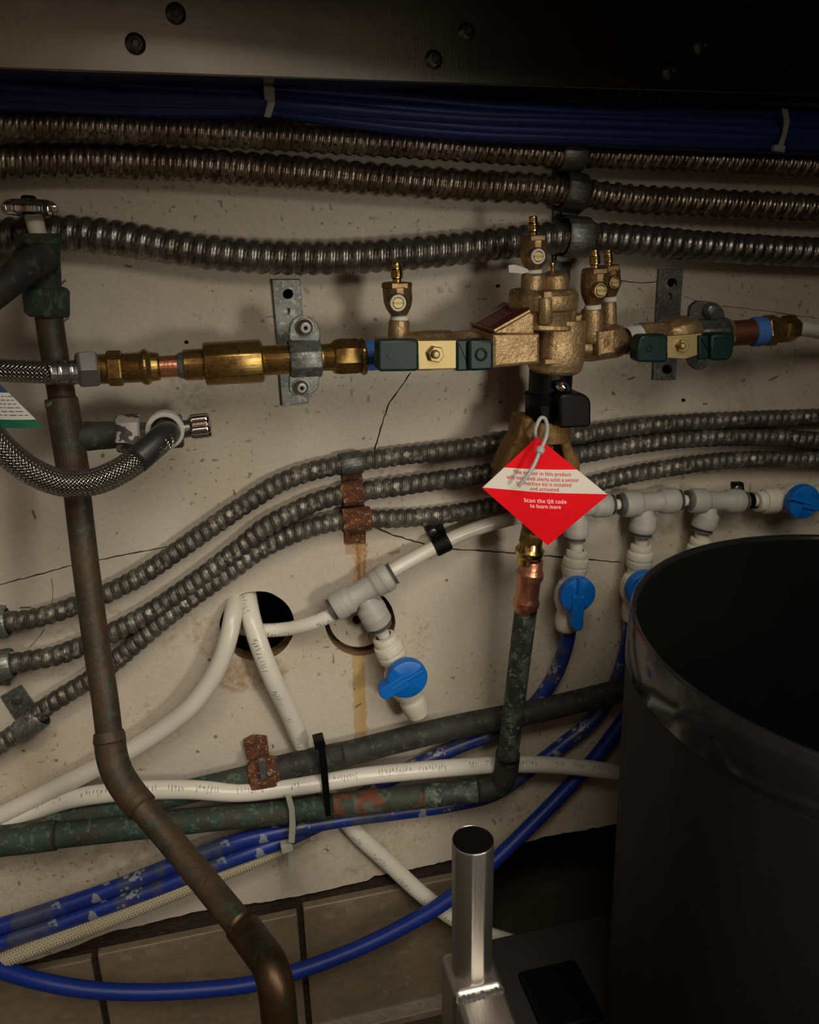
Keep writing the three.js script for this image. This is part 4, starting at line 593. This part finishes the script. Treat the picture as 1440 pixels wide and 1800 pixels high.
// ------------------------------------------------------------------ sensor, air gap and red tag below it
{
  const d = 0.055, s = thing('flow_sensor', 'black plastic sensor collar and box clipped below the backflow preventer', 'sensor', P(970, 752, d));
  part(s, 'neck', turn([967, 692, d], [969, 650, d], [[0, 30], [0, 38], [1, 38], [1, 30]], 36), M.black);
  part(s, 'collar', turn([963, 736, d], [965, 690, d], [[0, 30], [0, 38], [0.06, 40], [0.9, 41], [0.94, 43], [1, 42], [1, 30]], 36), M.black);
  part(s, 'housing', slab([[984, 694], [1026, 691], [1040, 703], [1040, 751], [984, 754]], 0.05, 0.079, { bevel: 0.0015, round: 0.003 }), M.black);
  part(s, 'lug', slab([[976, 672], [992, 668], [1004, 676], [1004, 694], [982, 694]], 0.055, 0.072, { bevel: 0.001, round: 0.001 }), M.black);
  part(s, 'clamp_screw', knobAt(994, 683, 0.071, 0.078, [[0, 9], [0.5, 9.5], [0.8, 7], [1, 0]], 24), M.chrome, 'shiny clamp screw');
  part(s, 'tie_eye', slab([[951, 714], [966, 714], [966, 736], [960, 740], [952, 736]], 0.066, 0.0715, { bevel: 0.0006 }), M.blackMatt);

  const a = thing('air_gap', 'bronze air gap funnel hanging under the sensor behind the red tag', 'fitting', P(940, 935, d));
  part(a, 'ring', turn([961, 772, d], [964, 734, d], [[0, 30], [0, 41], [0.2, 42], [0.9, 38], [1, 36], [1, 28]], 36), M.bronzeDull);
  part(a, 'arm', slab([[918, 733], [950, 735], [950, 780], [925, 850], [905, 870], [878, 832], [897, 790], [910, 768]], 0.042, 0.062, { bevel: 0.003 }), M.bronzeDull);
  part(a, 'arm', slab([[984, 768], [998, 765], [1022, 815], [1020, 850], [1004, 866], [998, 830]], 0.042, 0.06, { bevel: 0.002 }), M.bronzeDull);
  part(a, 'cup', turn([939, 935, .053], [949, 840, .054], [[0, 12], [0, 20], [0.3, 26], [0.6, 50], [1, 62], [1, 57], [0.6, 44]], 36), M.bronzeDull);

  const cv = document.createElement('canvas'); cv.width = cv.height = 1024; const c = cv.getContext('2d');
  // the tag lies in a unit square; corners: top, right, bottom, left of the diamond
  const cor = [[945, 768], [1069, 870], [963, 959], [848, 858]], at = (x, y) => { const ex = [(cor[1][0] - cor[3][0]), (cor[1][1] - cor[3][1])], ey = [(cor[2][0] - cor[0][0]), (cor[2][1] - cor[0][1])], q = [x - 957.0, y - 863.7], det = ex[0] * ey[1] - ex[1] * ey[0]; return [512 + 1024 * (q[0] * ey[1] - q[1] * ey[0]) / det, 512 + 1024 * (ex[0] * q[1] - ex[1] * q[0]) / det]; };
  c.fillStyle = '#e40c18'; c.fillRect(0, 0, 1024, 1024);
  c.fillStyle = '#d8d0c4'; c.beginPath(); [[886, 822], [1014, 825], [1069, 869], [848, 857]].forEach(([x, y], i) => { const p = at(x, y); i ? c.lineTo(...p) : c.moveTo(...p); }); c.fill();
  c.textAlign = 'center'; c.textBaseline = 'middle';
  const line = (t, x, y, w, h, col) => { const p = at(x, y); c.fillStyle = col; c.font = 'bold ' + h + 'px sans-serif'; const m = c.measureText(t).width; c.save(); c.translate(...p); c.rotate(-0.012); c.scale(w / m, 1); c.fillText(t, 0, 0); c.restore(); };
  line('The sensor in this product', 952, 831, 470, 46, '#c0222c'); line('will not send alerts until a sensor', 953, 840.5, 588, 46, '#c0222c'); line('connection kit is installed', 954, 849, 452, 46, '#c0222c'); line('and activated', 954, 857.5, 240, 46, '#c0222c');
  line('Scan the QR code', 956, 878.5, 352, 50, '#f0c9c6'); line('to learn more', 956.5, 888, 256, 50, '#f0c9c6');
  const map = new THREE.CanvasTexture(cv); map.colorSpace = THREE.SRGBColorSpace; map.anisotropy = 8;
  const tag = thing('warning_tag', 'red diamond tag with a white band of red text hanging from a cable tie', 'tag', P(957, 959, 0.075));
  const dz = [0.074, 0.088, 0.082, 0.08], K = cor.map(([x, y], i) => P(x, y, dz[i])), g = new THREE.BufferGeometry(), pos = [], uv = [], n = 12, C = K.reduce((s2, p) => s2.add(p), V(0, 0, 0)).multiplyScalar(0.25), quads = [];
  for (let side = 0; side < 2; side++) for (let i = 0; i < n; i++) for (let j = 0; j < n; j++) for (const [a2, b2] of side ? [[0, 0], [1, 1], [0, 1], [0, 0], [1, 0], [1, 1]] : [[0, 0], [0, 1], [1, 1], [0, 0], [1, 1], [1, 0]]) {
    const u = (i + a2) / n, w = (j + b2) / n, p = K[0].clone().lerp(K[1], u).lerp(K[3].clone().lerp(K[2], u), w); p.z += 0.0025 * Math.sin(Math.PI * u) * Math.sin(Math.PI * w) - (side ? 0.0006 : 0); pos.push(p.x, p.y, p.z);
    const px = cor[0][0] + (cor[1][0] - cor[0][0]) * u + (cor[3][0] - cor[0][0]) * w + (cor[2][0] - cor[1][0] - cor[3][0] + cor[0][0]) * u * w, py = cor[0][1] + (cor[1][1] - cor[0][1]) * u + (cor[3][1] - cor[0][1]) * w + (cor[2][1] - cor[1][1] - cor[3][1] + cor[0][1]) * u * w, q = at(px, py); uv.push(q[0] / 1024, 1 - q[1] / 1024);
  }
  g.setAttribute('position', new THREE.Float32BufferAttribute(pos, 3)); g.setAttribute('uv', new THREE.Float32BufferAttribute(uv, 2)); g.computeVertexNormals();
  part(tag, 'card', g, mat({ map, roughness: 0.75, specularIntensity: 0.3 }));
  const tie = thing('cable_tie', 'white cable tie looped through the red tag, its tail across the text', 'cable tie', P(950, 790, 0.08));
  part(tie, 'loop', pipe([[944, 776, .072], [941, 757, .0745], [946, 742, .0745], [952, 734, .0735], [958, 736, .0745], [962, 750, .078], [960, 768, .0825], [951, 790, .085]], 0.0012, { seg: 10, step: 0.001 }), M.nylon);
  part(tie, 'lock', turn([951, 785, .0855], [948, 798, .087], [[0, 5], [0.2, 8], [0.8, 8], [1, 5], [1, 0]], 10), M.nylon);
  part(tie, 'tail', pipe([[950, 790, .086], [940, 815, .0895], [926, 838, .0905], [911, 855, .0895]], 0.0012, { seg: 10, step: 0.002 }), M.nylon);

  const p = thing('drain_pipe', 'grey-green drain pipe dropping from the copper press coupling to the lower bend', 'pipe', P(880, 1400, .035));
  part(p, 'hexagon', turn([932, 958, .0515], [938, 926, .053], [[0, 18], [0.1, 21], [0.9, 20], [1, 17], [1, 0]], 8, 0.2), M.brassOld);
  part(p, 'brass_collar', turn([928, 990, .051], [934, 952, .052], [[0, 19], [0.3, 20], [0.42, 25], [0.62, 26], [0.75, 21], [1, 19]], 36), M.brass, 'shiny brass collar');
  part(p, 'press_coupling', turn([923, 1078, .05], [935, 984, .0515], [[0, 18], [0.1, 20], [0.16, 23.5], [0.24, 23.5], [0.29, 20.5], [0.62, 20.5], [0.68, 24], [0.77, 24], [0.83, 21], [1, 20], [1, 16]], 36), M.copper, 'bright copper press coupling');
  part(p, 'pipe', pipe([[925, 1068, .05], [916, 1140, .047], [904, 1240, .042], [892, 1335, .037]], 0.0076, { seg: 26 }), M.patinaGrey);
  part(p, 'bend', pipe([[893, 1325, .038], [891, 1345, .036], [887, 1366, .035], [873, 1382, .033], [852, 1388, .032], [838, 1389, .031]], 0.0089, { seg: 26 }), M.darkPipe);
  part(p, 'pipe', pipe([[846, 1388.5, .031], [800, 1393, .03], [740, 1400, .029]], 0.0088, { seg: 26 }), M.patinaGrey);
  part(p, 'pipe', pipe([[744, 1399.5, .029], [680, 1406, .028], [580, 1417, .027]], 0.0086, { seg: 26 }), M.patinaRed, 'stretch of bare red copper');
  part(p, 'pipe', pipe([[584, 1416.5, .027], [500, 1427, .026], [400, 1436, .026], [250, 1452, .026], [90, 1469, .026]], 0.0087, { seg: 26 }), M.patina);
  part(p, 'coupling', pipe([[100, 1468, .026], [60, 1473, .026], [0, 1479, .026], [-80, 1488, .026]], 0.0097, { seg: 26 }), M.patina);

  const q = thing('copper_pipe', 'upper dark copper pipe crossing from the rusty clamp to behind the bin', 'pipe', P(700, 1320, .016));
  part(q, 'pipe', pipe([[-80, 1474, .014], [60, 1448, .014], [200, 1421, .015], [320, 1394, .016], [470, 1358, .017]], 0.0082, { seg: 24 }), M.patina);
  part(q, 'sleeve', pipe([[455, 1361, .017], [500, 1350, .017], [560, 1336, .017], [604, 1327, .017]], 0.0095, { seg: 24 }), M.darkPipe);
  part(q, 'pipe', pipe([[590, 1330, .017], [700, 1302, .017], [800, 1278, .017], [960, 1246, .016], [1090, 1214, .016], [1220, 1180, .016]], 0.0089, { seg: 24 }), M.darkPipe);
  const cl = thing('pipe_clamp', 'thick rusty pipe clamp on the upper copper pipe', 'clamp', P(462, 1407, .02));
  part(cl, 'tab', slab([[428, 1306], [446, 1297], [470, 1299], [474, 1330], [436, 1336]], 0.001, 0.006, { round: 0.0015 }), M.rust);
  part(cl, 'band', turn([438, 1366, .017], [490, 1353, .017], [[0, 20], [0, 24], [0.15, 27], [0.85, 27], [1, 24], [1, 20]], 26), M.rust);
  part(cl, 'bolt_strip', slab([[454, 1338], [466, 1336], [470, 1368], [458, 1374]], 0.0275, 0.031, { round: 0.001 }), M.galv, 'bare grey bolt strip');
  part(cl, 'foot', slab([[440, 1376], [486, 1366], [489, 1394], [462, 1408], [442, 1402]], 0.018, 0.03, { bevel: 0.0015, round: 0.0015 }), M.rust);
}
// ------------------------------------------------------------------ white tubes, with faint print
{
  const printed = (k) => { const cv = document.createElement('canvas'); cv.width = 256; cv.height = 2048; const c = cv.getContext('2d'); c.fillStyle = '#d6d0c2'; c.fillRect(0, 0, 256, 2048); c.fillStyle = '#85827a';
    for (let y = 40 + k * 60; y < 2000;) { const n = 3 + Math.floor(rnd() * 8); for (let i = 0; i < n; i++) { const h = 7 + rnd() * 8; for (let j = 0; j < 3; j++) { const a = rnd() * 22, b = rnd() * h * 0.7, w = 4 + rnd() * 16; for (const o of [20, 105, 190]) c.fillRect(o + a, y + b, w, 3); } y += h + 5; } y += 24 + rnd() * 120; }
    const t = new THREE.CanvasTexture(cv); t.colorSpace = THREE.SRGBColorSpace; t.wrapS = t.wrapT = THREE.RepeatWrapping; return t; };
  const tubeP = (r, k, spin = 0) => { const t = printed(k); t.repeat.set(1 / (2 * Math.PI * r), 1 / 0.3); t.offset.set(spin, 0); return mat({ map: t, roughness: 0.3 }); };
  const W = (label, list, r, m = M.tube) => single('water_tube', label, 'tube', pipe(list, r, { seg: 22, step: 0.003 }), m);
  W('white tube curving from the round wall hole down to the lower left', [[424, 1000, -.05], [416, 1040, -.016], [410, 1080, .010], [402, 1120, .018], [388, 1163, .021], [366, 1204, .022], [338, 1240, .022], [300, 1272, .02], [230, 1318, .018], [150, 1360, .014], [60, 1405, .013], [0, 1434, .013], [-70, 1468, .013]], 0.0061);
  W('thick straight white tube running from the wall hole down behind the pipes', [[424, 990, -.06], [433, 1040, -.012], [443, 1092, .010], [460, 1145, .018], [480, 1194, .019], [505, 1246, .014], [536, 1318, .0068], [575, 1392, .006], [625, 1462, .006], [680, 1514, .008], [740, 1570, .014], [795, 1612, .022], [850, 1640, .03], [920, 1664, .036], [970, 1690, .036]], 0.0065, tubeP(0.0065, 1, 0.32));
  W('thin white tube leading from the wall hole to the grey tee', [[396, 1085, -.03], [425, 1104, -.006], [460, 1108, .006], [500, 1106, .0105], [540, 1098, .018], [570, 1087, .021], [600, 1072, .022]], 0.0047, tubeP(0.0047, 0, 0.34));
  W('glossy white tube rising from the grey tee through the black clip towards the red tag', [[668, 1017, .022], [690, 1003, .022], [740, 975, .018], [800, 944, .013], [850, 925, .013], [900, 912, .014], [960, 900, .016], [1020, 890, .017]], 0.0049);
  W('long white tube lying between the two dark copper pipes', [[-70, 1462, .012], [0, 1446, .012], [60, 1424, .013], [130, 1403, .016], [220, 1391, .02], [330, 1388, .024], [420, 1393, .025], [500, 1385, .026], [560, 1377, .0265], [640, 1364, .0265], [720, 1356, .026], [800, 1349, .025], [880, 1344, .023], [950, 1344, .022], [1020, 1349, .022], [1085, 1357, .022], [1160, 1368, .022]], 0.0064, tubeP(0.0064, 2, 0.45));
}
// ------------------------------------------------------------------ blue hoses and the woven hose
{
  const B = (label, list, r, m) => single('blue_hose', label, 'hose', pipe(list, r, { seg: 20, step: 0.004 }), m);
  B('upper of the two dirty blue hoses running side by side at the lower left', [[-80, 1650, .02], [0, 1628, .02], [90, 1599, .02], [200, 1561, .02], [290, 1526, .02], [360, 1499, .02], [430, 1476, .021], [510, 1458, .022], [600, 1441, .02], [700, 1428, .015], [790, 1415, .012], [870, 1395, .009], [930, 1354, .008], [990, 1308, .0075], [1044, 1264, .007], [1074, 1219, .007], [1094, 1170, .01], [1106, 1120, .015], [1112, 1080, .017]], 0.0056, M.hose);
  B('lower of the two dirty blue hoses, its skin flaking white', [[-80, 1690, .022], [0, 1657, .022], [90, 1628, .022], [200, 1589, .022], [290, 1556, .022], [360, 1528, .022], [430, 1502, .022], [500, 1476, .02], [570, 1444, .014], [640, 1400, .009], [700, 1362, .008], [750, 1337, .008], [820, 1306, .009], [870, 1288, .009], [915, 1262, .008], [950, 1226, .008], [979, 1180, .01], [996, 1130, .014], [1002, 1095, .016]], 0.0056, M.hose);
  B('long loose blue hose looping lowest across the tiles', [[-80, 1672, .03], [0, 1703, .03], [60, 1722, .03], [150, 1739, .031], [250, 1744, .032], [350, 1740, .034], [440, 1730, .036], [520, 1708, .037], [620, 1671, .036], [710, 1628, .034], [790, 1580, .032], [870, 1512, .026], [940, 1444, .018], [1000, 1383, .012], [1050, 1328, .01], [1100, 1262, .01], [1180, 1160, .012]], 0.0058, M.hoseClean);
  single('woven_hose', 'cream woven hose lying under the pair of blue hoses', 'hose', pipe([[-80, 1722, .026], [0, 1690, .026], [90, 1654, .026], [180, 1621, .025], [270, 1584, .024], [350, 1551, .022], [430, 1519, .019], [490, 1492, .015], [540, 1466, .008]], 0.0055, { seg: 22, step: 0.003 }), M.rope);
  const t = thing('cable_tie', 'long black cable tie holding the two dark copper pipes together', 'cable tie', P(570, 1436, .03));
  part(t, 'strap', slab([[559, 1312], [571, 1311], [576, 1350], [580, 1400], [582, 1434], [573, 1436], [568, 1395], [563, 1350]], 0.034, 0.036, { bevel: 0.0004 }), M.black);
  part(t, 'lock', slab([[551, 1304], [570, 1299], [574, 1315], [555, 1320]], 0.028, 0.037, { bevel: 0.0008, round: 0.001 }), M.black);
  const u = thing('cable_tie', 'yellowed white cable tie round the lower pipe and blue hoses, tail hanging down', 'cable tie', P(512, 1560, .03));
  part(u, 'strap', slab([[502, 1400], [512, 1399], [518, 1420], [520, 1450], [518, 1482], [507, 1482], [509, 1450], [508, 1424]], 0.036, 0.0374, { bevel: 0.0003 }), M.nylonOld);
  part(u, 'lock', slab([[493, 1488], [514, 1483], [516, 1496], [497, 1502]], 0.028, 0.034, { bevel: 0.0006, round: 0.001 }), M.nylonOld);
  part(u, 'tail', slab([[505, 1495], [514, 1494], [524, 1557], [515, 1561]], 0.02, 0.0214, { bevel: 0.0003 }), M.nylonOld);
}
// ------------------------------------------------------------------ push-fit tees, valves and clips
function tee(label, A, B, C, E2, d, r, m, group) {        // run from A to B, branch from C to E2, radius in photo pixels
  const t = thing('push_fit_tee', label, 'fitting', P(...C, d), group), run = [[0, r * 0.75], [0.01, r * 0.92], [0.06, r], [0.16, r], [0.17, r * 0.96], [0.28, r * 0.97], [0.3, r * 0.9], [0.33, r * 0.78], [0.67, r * 0.78], [0.7, r * 0.9], [0.72, r * 0.97], [0.83, r * 0.96], [0.84, r], [0.94, r], [0.99, r * 0.92], [1, r * 0.75], [1, r * 0.5]];
  part(t, 'run', turn([...A, d], [...B, d], run, 36), m);
  part(t, 'branch', turn([...C, d], [...E2, d], [[0, r * 0.6], [0.3, r * 0.66], [0.4, r * 0.78], [0.44, r * 0.92], [0.48, r * 0.96], [0.7, r * 0.97], [0.71, r], [0.94, r], [1, r * 0.8], [1, r * 0.5]], 36), m);
  const col = (P0, P1, k) => { const x = P1[0] - P0[0], y = P1[1] - P0[1], l = Math.hypot(x, y), ux = x / l, uy = y / l; return turn([P1[0] - ux, P1[1] - uy, d], [P1[0] + ux * k, P1[1] + uy * k, d], [[0, r * 0.6], [0, r * 0.78], [0.4, r * 0.78], [0.5, r * 0.68], [0.7, r * 0.84], [1, r * 0.8], [1, r * 0.4]], 30); };
  for (const [p0, p1] of [[B, A], [A, B], [C, E2]]) part(t, 'collet', col(p0, p1, 6), M.collet, 'dark collet ring');
  return t;
}
function pushValve(label, A, B, K, r, kr, tip, d, stub) {     // axis A -> B, knob centre K, knob radius, lever tip
  const t = thing('push_fit_valve', label, 'valve', P(...B, d), 'white push-fit valves with blue knobs');
  const L = Math.hypot(B[0] - A[0], B[1] - A[1]), w = (v) => r * v;
  part(t, 'body', turn([...A, d], [...B, d], [[0, w(0.55)], [0.01, w(0.8)], [0.05, w(0.86)], [0.09, w(0.8)], [0.1, w(0.98)], [0.17, w(1.06)], [0.19, w(0.98)], [0.21, w(1.05)], [0.27, w(1)], [0.3, w(0.86)], [0.38, w(0.84)], [0.4, w(1.05)], [0.5, w(1.28)], [0.62, w(1.28)], [0.72, w(1.0)], [0.76, w(0.86)], [0.8, w(0.95)], [0.9, w(0.95)], [0.92, w(0.88)], [0.97, w(0.86)], [1, w(0.7)], [1, w(0.4)]], 36), M.fitWhite);
  const top = d + r * 1.15 * mm(...K, d), k = part(t, 'knob', merge(knobAt(...K, top - 0.004, top + 0.007, [[0, kr * 0.55], [0.3, kr * 0.6], [0.32, kr * 0.96], [0.5, kr], [0.88, kr], [1, kr * 0.95], [1, 0]], 44)), M.knob, 'blue knob');
  if (tip) {
    const dx = tip[0] - K[0], dy = tip[1] - K[1], l = Math.hypot(dx, dy), ux = dx / l, uy = dy / l, nx = -uy, ny = ux, h = kr * 0.3, p = (s, q) => [K[0] + ux * s + nx * q, K[1] + uy * s + ny * q], end = [];
    for (let i = 0; i <= 8; i++) { const a = -Math.PI / 2 + Math.PI * i / 8; end.push(p(l - h + Math.cos(a) * h, Math.sin(a) * h)); }
    part(k, 'lever', slab([p(0, -h * 1.1), ...end, p(0, h * 1.1)], top - 0.001, top + 0.0085, { bevel: 0.001 }), M.knob);
    part(k, 'ridge', slab([p(-kr * 0.9, -h * 0.25), p(l * 0.6, -h * 0.3), p(l * 0.6, h * 0.25), p(-kr * 0.9, h * 0.2)], top + 0.006, top + 0.0088, { bevel: 0.0007 }), M.knob);
  }
  if (stub) part(t, 'stub', turn([...stub[0], d], [...stub[1], d], [[0, 11.5], [1, 11.5]], 24), M.tube);
  return t;
}
tee('grey push-fit tee over the sawn ring, between two white tubes', [586, 1070], [687, 1010], [634, 1040], [667, 1097], 0.022, 26, M.fitGrey);
pushValve('white push-fit valve with blue knob and lever hanging from the grey tee', [674, 1117], [737, 1257], [717, 1196], 25, 37, [669, 1225], 0.02, [[655, 1083], [683, 1132]]);
tee('first beige manifold tee, half hidden by the red tag', [972, 895], [1072, 887], [1016, 892], [1012, 944], 0.017, 22, M.fitGrey, 'manifold tees');
tee('beige manifold tee right of the tag, two white stubs joining it to its neighbours', [1094, 887], [1190, 879], [1136, 884], [1128, 936], 0.017, 23, M.fitGrey, 'manifold tees');
tee('third beige manifold tee, beside the black clip and above the bin', [1212, 880], [1304, 881], [1250, 882], [1236, 929], 0.017, 22, M.fitGrey, 'manifold tees');
single('tube_stub', 'short white tube between the tag and the second manifold tee', 'tube', turn([1060, 888, .017], [1104, 886, .017], [[0, 9.5], [1, 9.5]], 22), M.tube);
single('tube_stub', 'short white tube between the second and third manifold tees', 'tube', turn([1180, 880, .017], [1222, 880, .017], [[0, 10], [1, 10]], 22), M.tube);
single('tube_stub', 'short white tube right of the black clip, into the last valve', 'tube', turn([1296, 881, .017], [1350, 880, .017], [[0, 10.5], [1, 10.5]], 22), M.tube);
pushValve('white push-fit valve with blue lever pointing down, under the red tag', [1015, 966], [994, 1108], [1018, 1048], 22, 33, [1016, 1110], 0.017, [[1012, 938], [1014, 985]]);
pushValve('white push-fit valve whose blue knob is cut off by the bin rim', [1128, 956], [1112, 1092], [1136, 1038], 22, 34, null, 0.017, [[1129, 930], [1127, 972]]);
pushValve('white push-fit valve disappearing down behind the bin', [1232, 944], [1216, 1080], [1240, 1034], 21, 33, null, 0.017, [[1237, 924], [1231, 956]]);
pushValve('white push-fit valve lying flat at the right edge with a round blue knob', [1328, 882], [1462, 872], [1416, 884], 22, 31, [1452, 893], 0.017);
{
  const clip = (label, tab, A, B, half, d, sx, sy) => { const t = thing('pipe_clip', label, 'clip', P(...A, d));
    const e = part(t, 'tab', slab(tab, 0.0005, 0.0045, { round: 0.001 }), M.black); part(e, 'screw', knobAt(sx, sy, 0.004, 0.0066, [[0, 8], [0.4, 8], [0.9, 5], [1, 0]], 20), M.bolt);
    part(t, 'loop', turn([...A, d], [...B, d], [[0, half * 0.9], [0, half * 1.12], [0.1, half * 1.18], [0.9, half * 1.18], [1, half * 1.12], [1, half * 0.9]], 28), M.black); };
  clip('black plastic clip holding the glossy white tube to the wall', [[749, 927], [778, 919], [788, 945], [762, 955]], [763, 963], [789, 950], 15, 0.0155, 763, 936);
  clip('black plastic clip at the right end of the third manifold tee', [[1290, 849], [1308, 848], [1310, 872], [1293, 876]], [1303, 881], [1321, 880], 13, 0.017, 1300, 861);
}
// ------------------------------------------------------------------ round bin, aluminium post and what stands beside it
{
  const C = V(0.212, 0, 0.21), yR = 0.44, R = 0.1387, ring = (prof, m, n, par) => part(par, n, turnM(V(C.x, 0, C.z), V(C.x, 1, C.z), prof, 96), m);
  const b = thing('waste_bin', 'large round black bin with a glossy collar and an open dark inside', 'bin', V(C.x, 0, C.z));
  ring([[0.0, 0], [0.0, 0.128], [0.006, 0.131], [yR - 0.03, 0.1392], [yR - 0.03, 0.136]], M.binBody, 'body', b);
  ring([[yR - 0.002, 0.1362], [yR - 0.004, 0.1345], [0.02, 0.124], [0.02, 0]], M.binInside, 'inner_wall', b);
  ring([[yR - 0.031, 0.1385], [yR - 0.029, 0.1398], [yR - 0.005, 0.1392], [yR - 0.001, 0.1387], [yR, 0.1375], [yR - 0.001, 0.1355], [yR - 0.012, 0.1345]], M.binRim, 'collar', b);

  const p0 = P(833, 1475, 0.2), p1 = P(828, 1708, 0.203); p1.x = (p0.x + p1.x) / 2 + 0.0005; p0.x = p1.x - 0.0005; p1.z = p0.z; const r = 0.0105;
  const f = thing('aluminium_frame', 'brushed aluminium post with a black end cap welded on a square foot', 'frame', V(p1.x, 0, p1.z));
  const ax = p1.clone(); ax.y = p0.y;
  part(f, 'post', turnM(V(p1.x, p1.y - 0.01, p1.z), ax, [[0, r], [p0.y - p1.y + 0.0095, r], [p0.y - p1.y + 0.01, r * 0.96], [p0.y - p1.y + 0.008, r * 0.93]], 48), M.alu);
  part(f, 'end_cap', turnM(V(p1.x, p0.y - 0.006, p1.z), ax, [[0, r * 0.94], [0.0055, r * 0.94], [0.0062, r * 0.88], [0.0065, 0]], 44), M.binInside, 'black plastic end cap');
  const yt = p1.y - 0.001, q = 0.0138;
  part(f, 'socket', boxAt(V(p1.x, yt - 0.09, p1.z), 2 * q, 0.18, 2 * q, 0, 0, 0, 0.004), M.alu);
  part(f, 'foot_leg', bx(p1.x - 0.012, p1.x + 0.012, 0, yt - 0.17, p1.z - 0.012, p1.z + 0.012), M.alu);
  const fz = p1.z + q;
  part(f, 'arm', boxAt(V(p1.x + 0.0005, yt - 0.017, fz + 0.06), 0.0262, 0.028, 0.124, 0, 0, 0, 0.003), M.alu);
  const beads = []; for (let i = 0; i < 10; i++) { const g = new THREE.SphereGeometry(0.0022, 14, 10); g.scale(0.85, 0.8, 1); g.rotateZ(rnd()); g.translate(p1.x - 0.0112 + i * 0.0025, yt - 0.003 + (rnd() - 0.5) * 0.0007, fz + 0.0008 + (rnd() - 0.5) * 0.0006); beads.push(g); }
  part(f, 'weld_bead', merge(beads), M.weld, 'rippled shiny weld');

  // low grey ledge and black block in the dark between post and bin
  const y0 = 0.115, l0 = H(866, 1648, y0), l1 = H(1075, 1618, y0);
  const g = thing('floor_ledge', 'grey ledge behind the aluminium post, half lost in the dark', 'ledge', V(l0.x, 0, l0.z));
  const zb = Math.min(l0.z, l1.z);
  part(g, 'block', new RoundedBoxGeometry(0.36, y0, 0.1, 2, 0.003).translate(l0.x + 0.165, y0 / 2, zb + 0.05), M.slate);
  const k = thing('black_block', 'low black block in front of the grey ledge beside the bin', 'block', V(l0.x + 0.07, 0, zb + 0.15));
  const kc = H(985, 1745, 0.12);
  part(k, 'body', new RoundedBoxGeometry(0.046, 0.12, 0.05, 2, 0.003).translate(kc.x, 0.06, kc.z), M.black);
  part(k, 'foot', new RoundedBoxGeometry(0.05, 0.008, 0.054, 2, 0.002).translate(kc.x, 0.004, kc.z), M.black);
}

scene.traverse((o) => { if (o.isMesh) { o.castShadow = true; o.receiveShadow = true; } });
renderer.render(scene, camera);
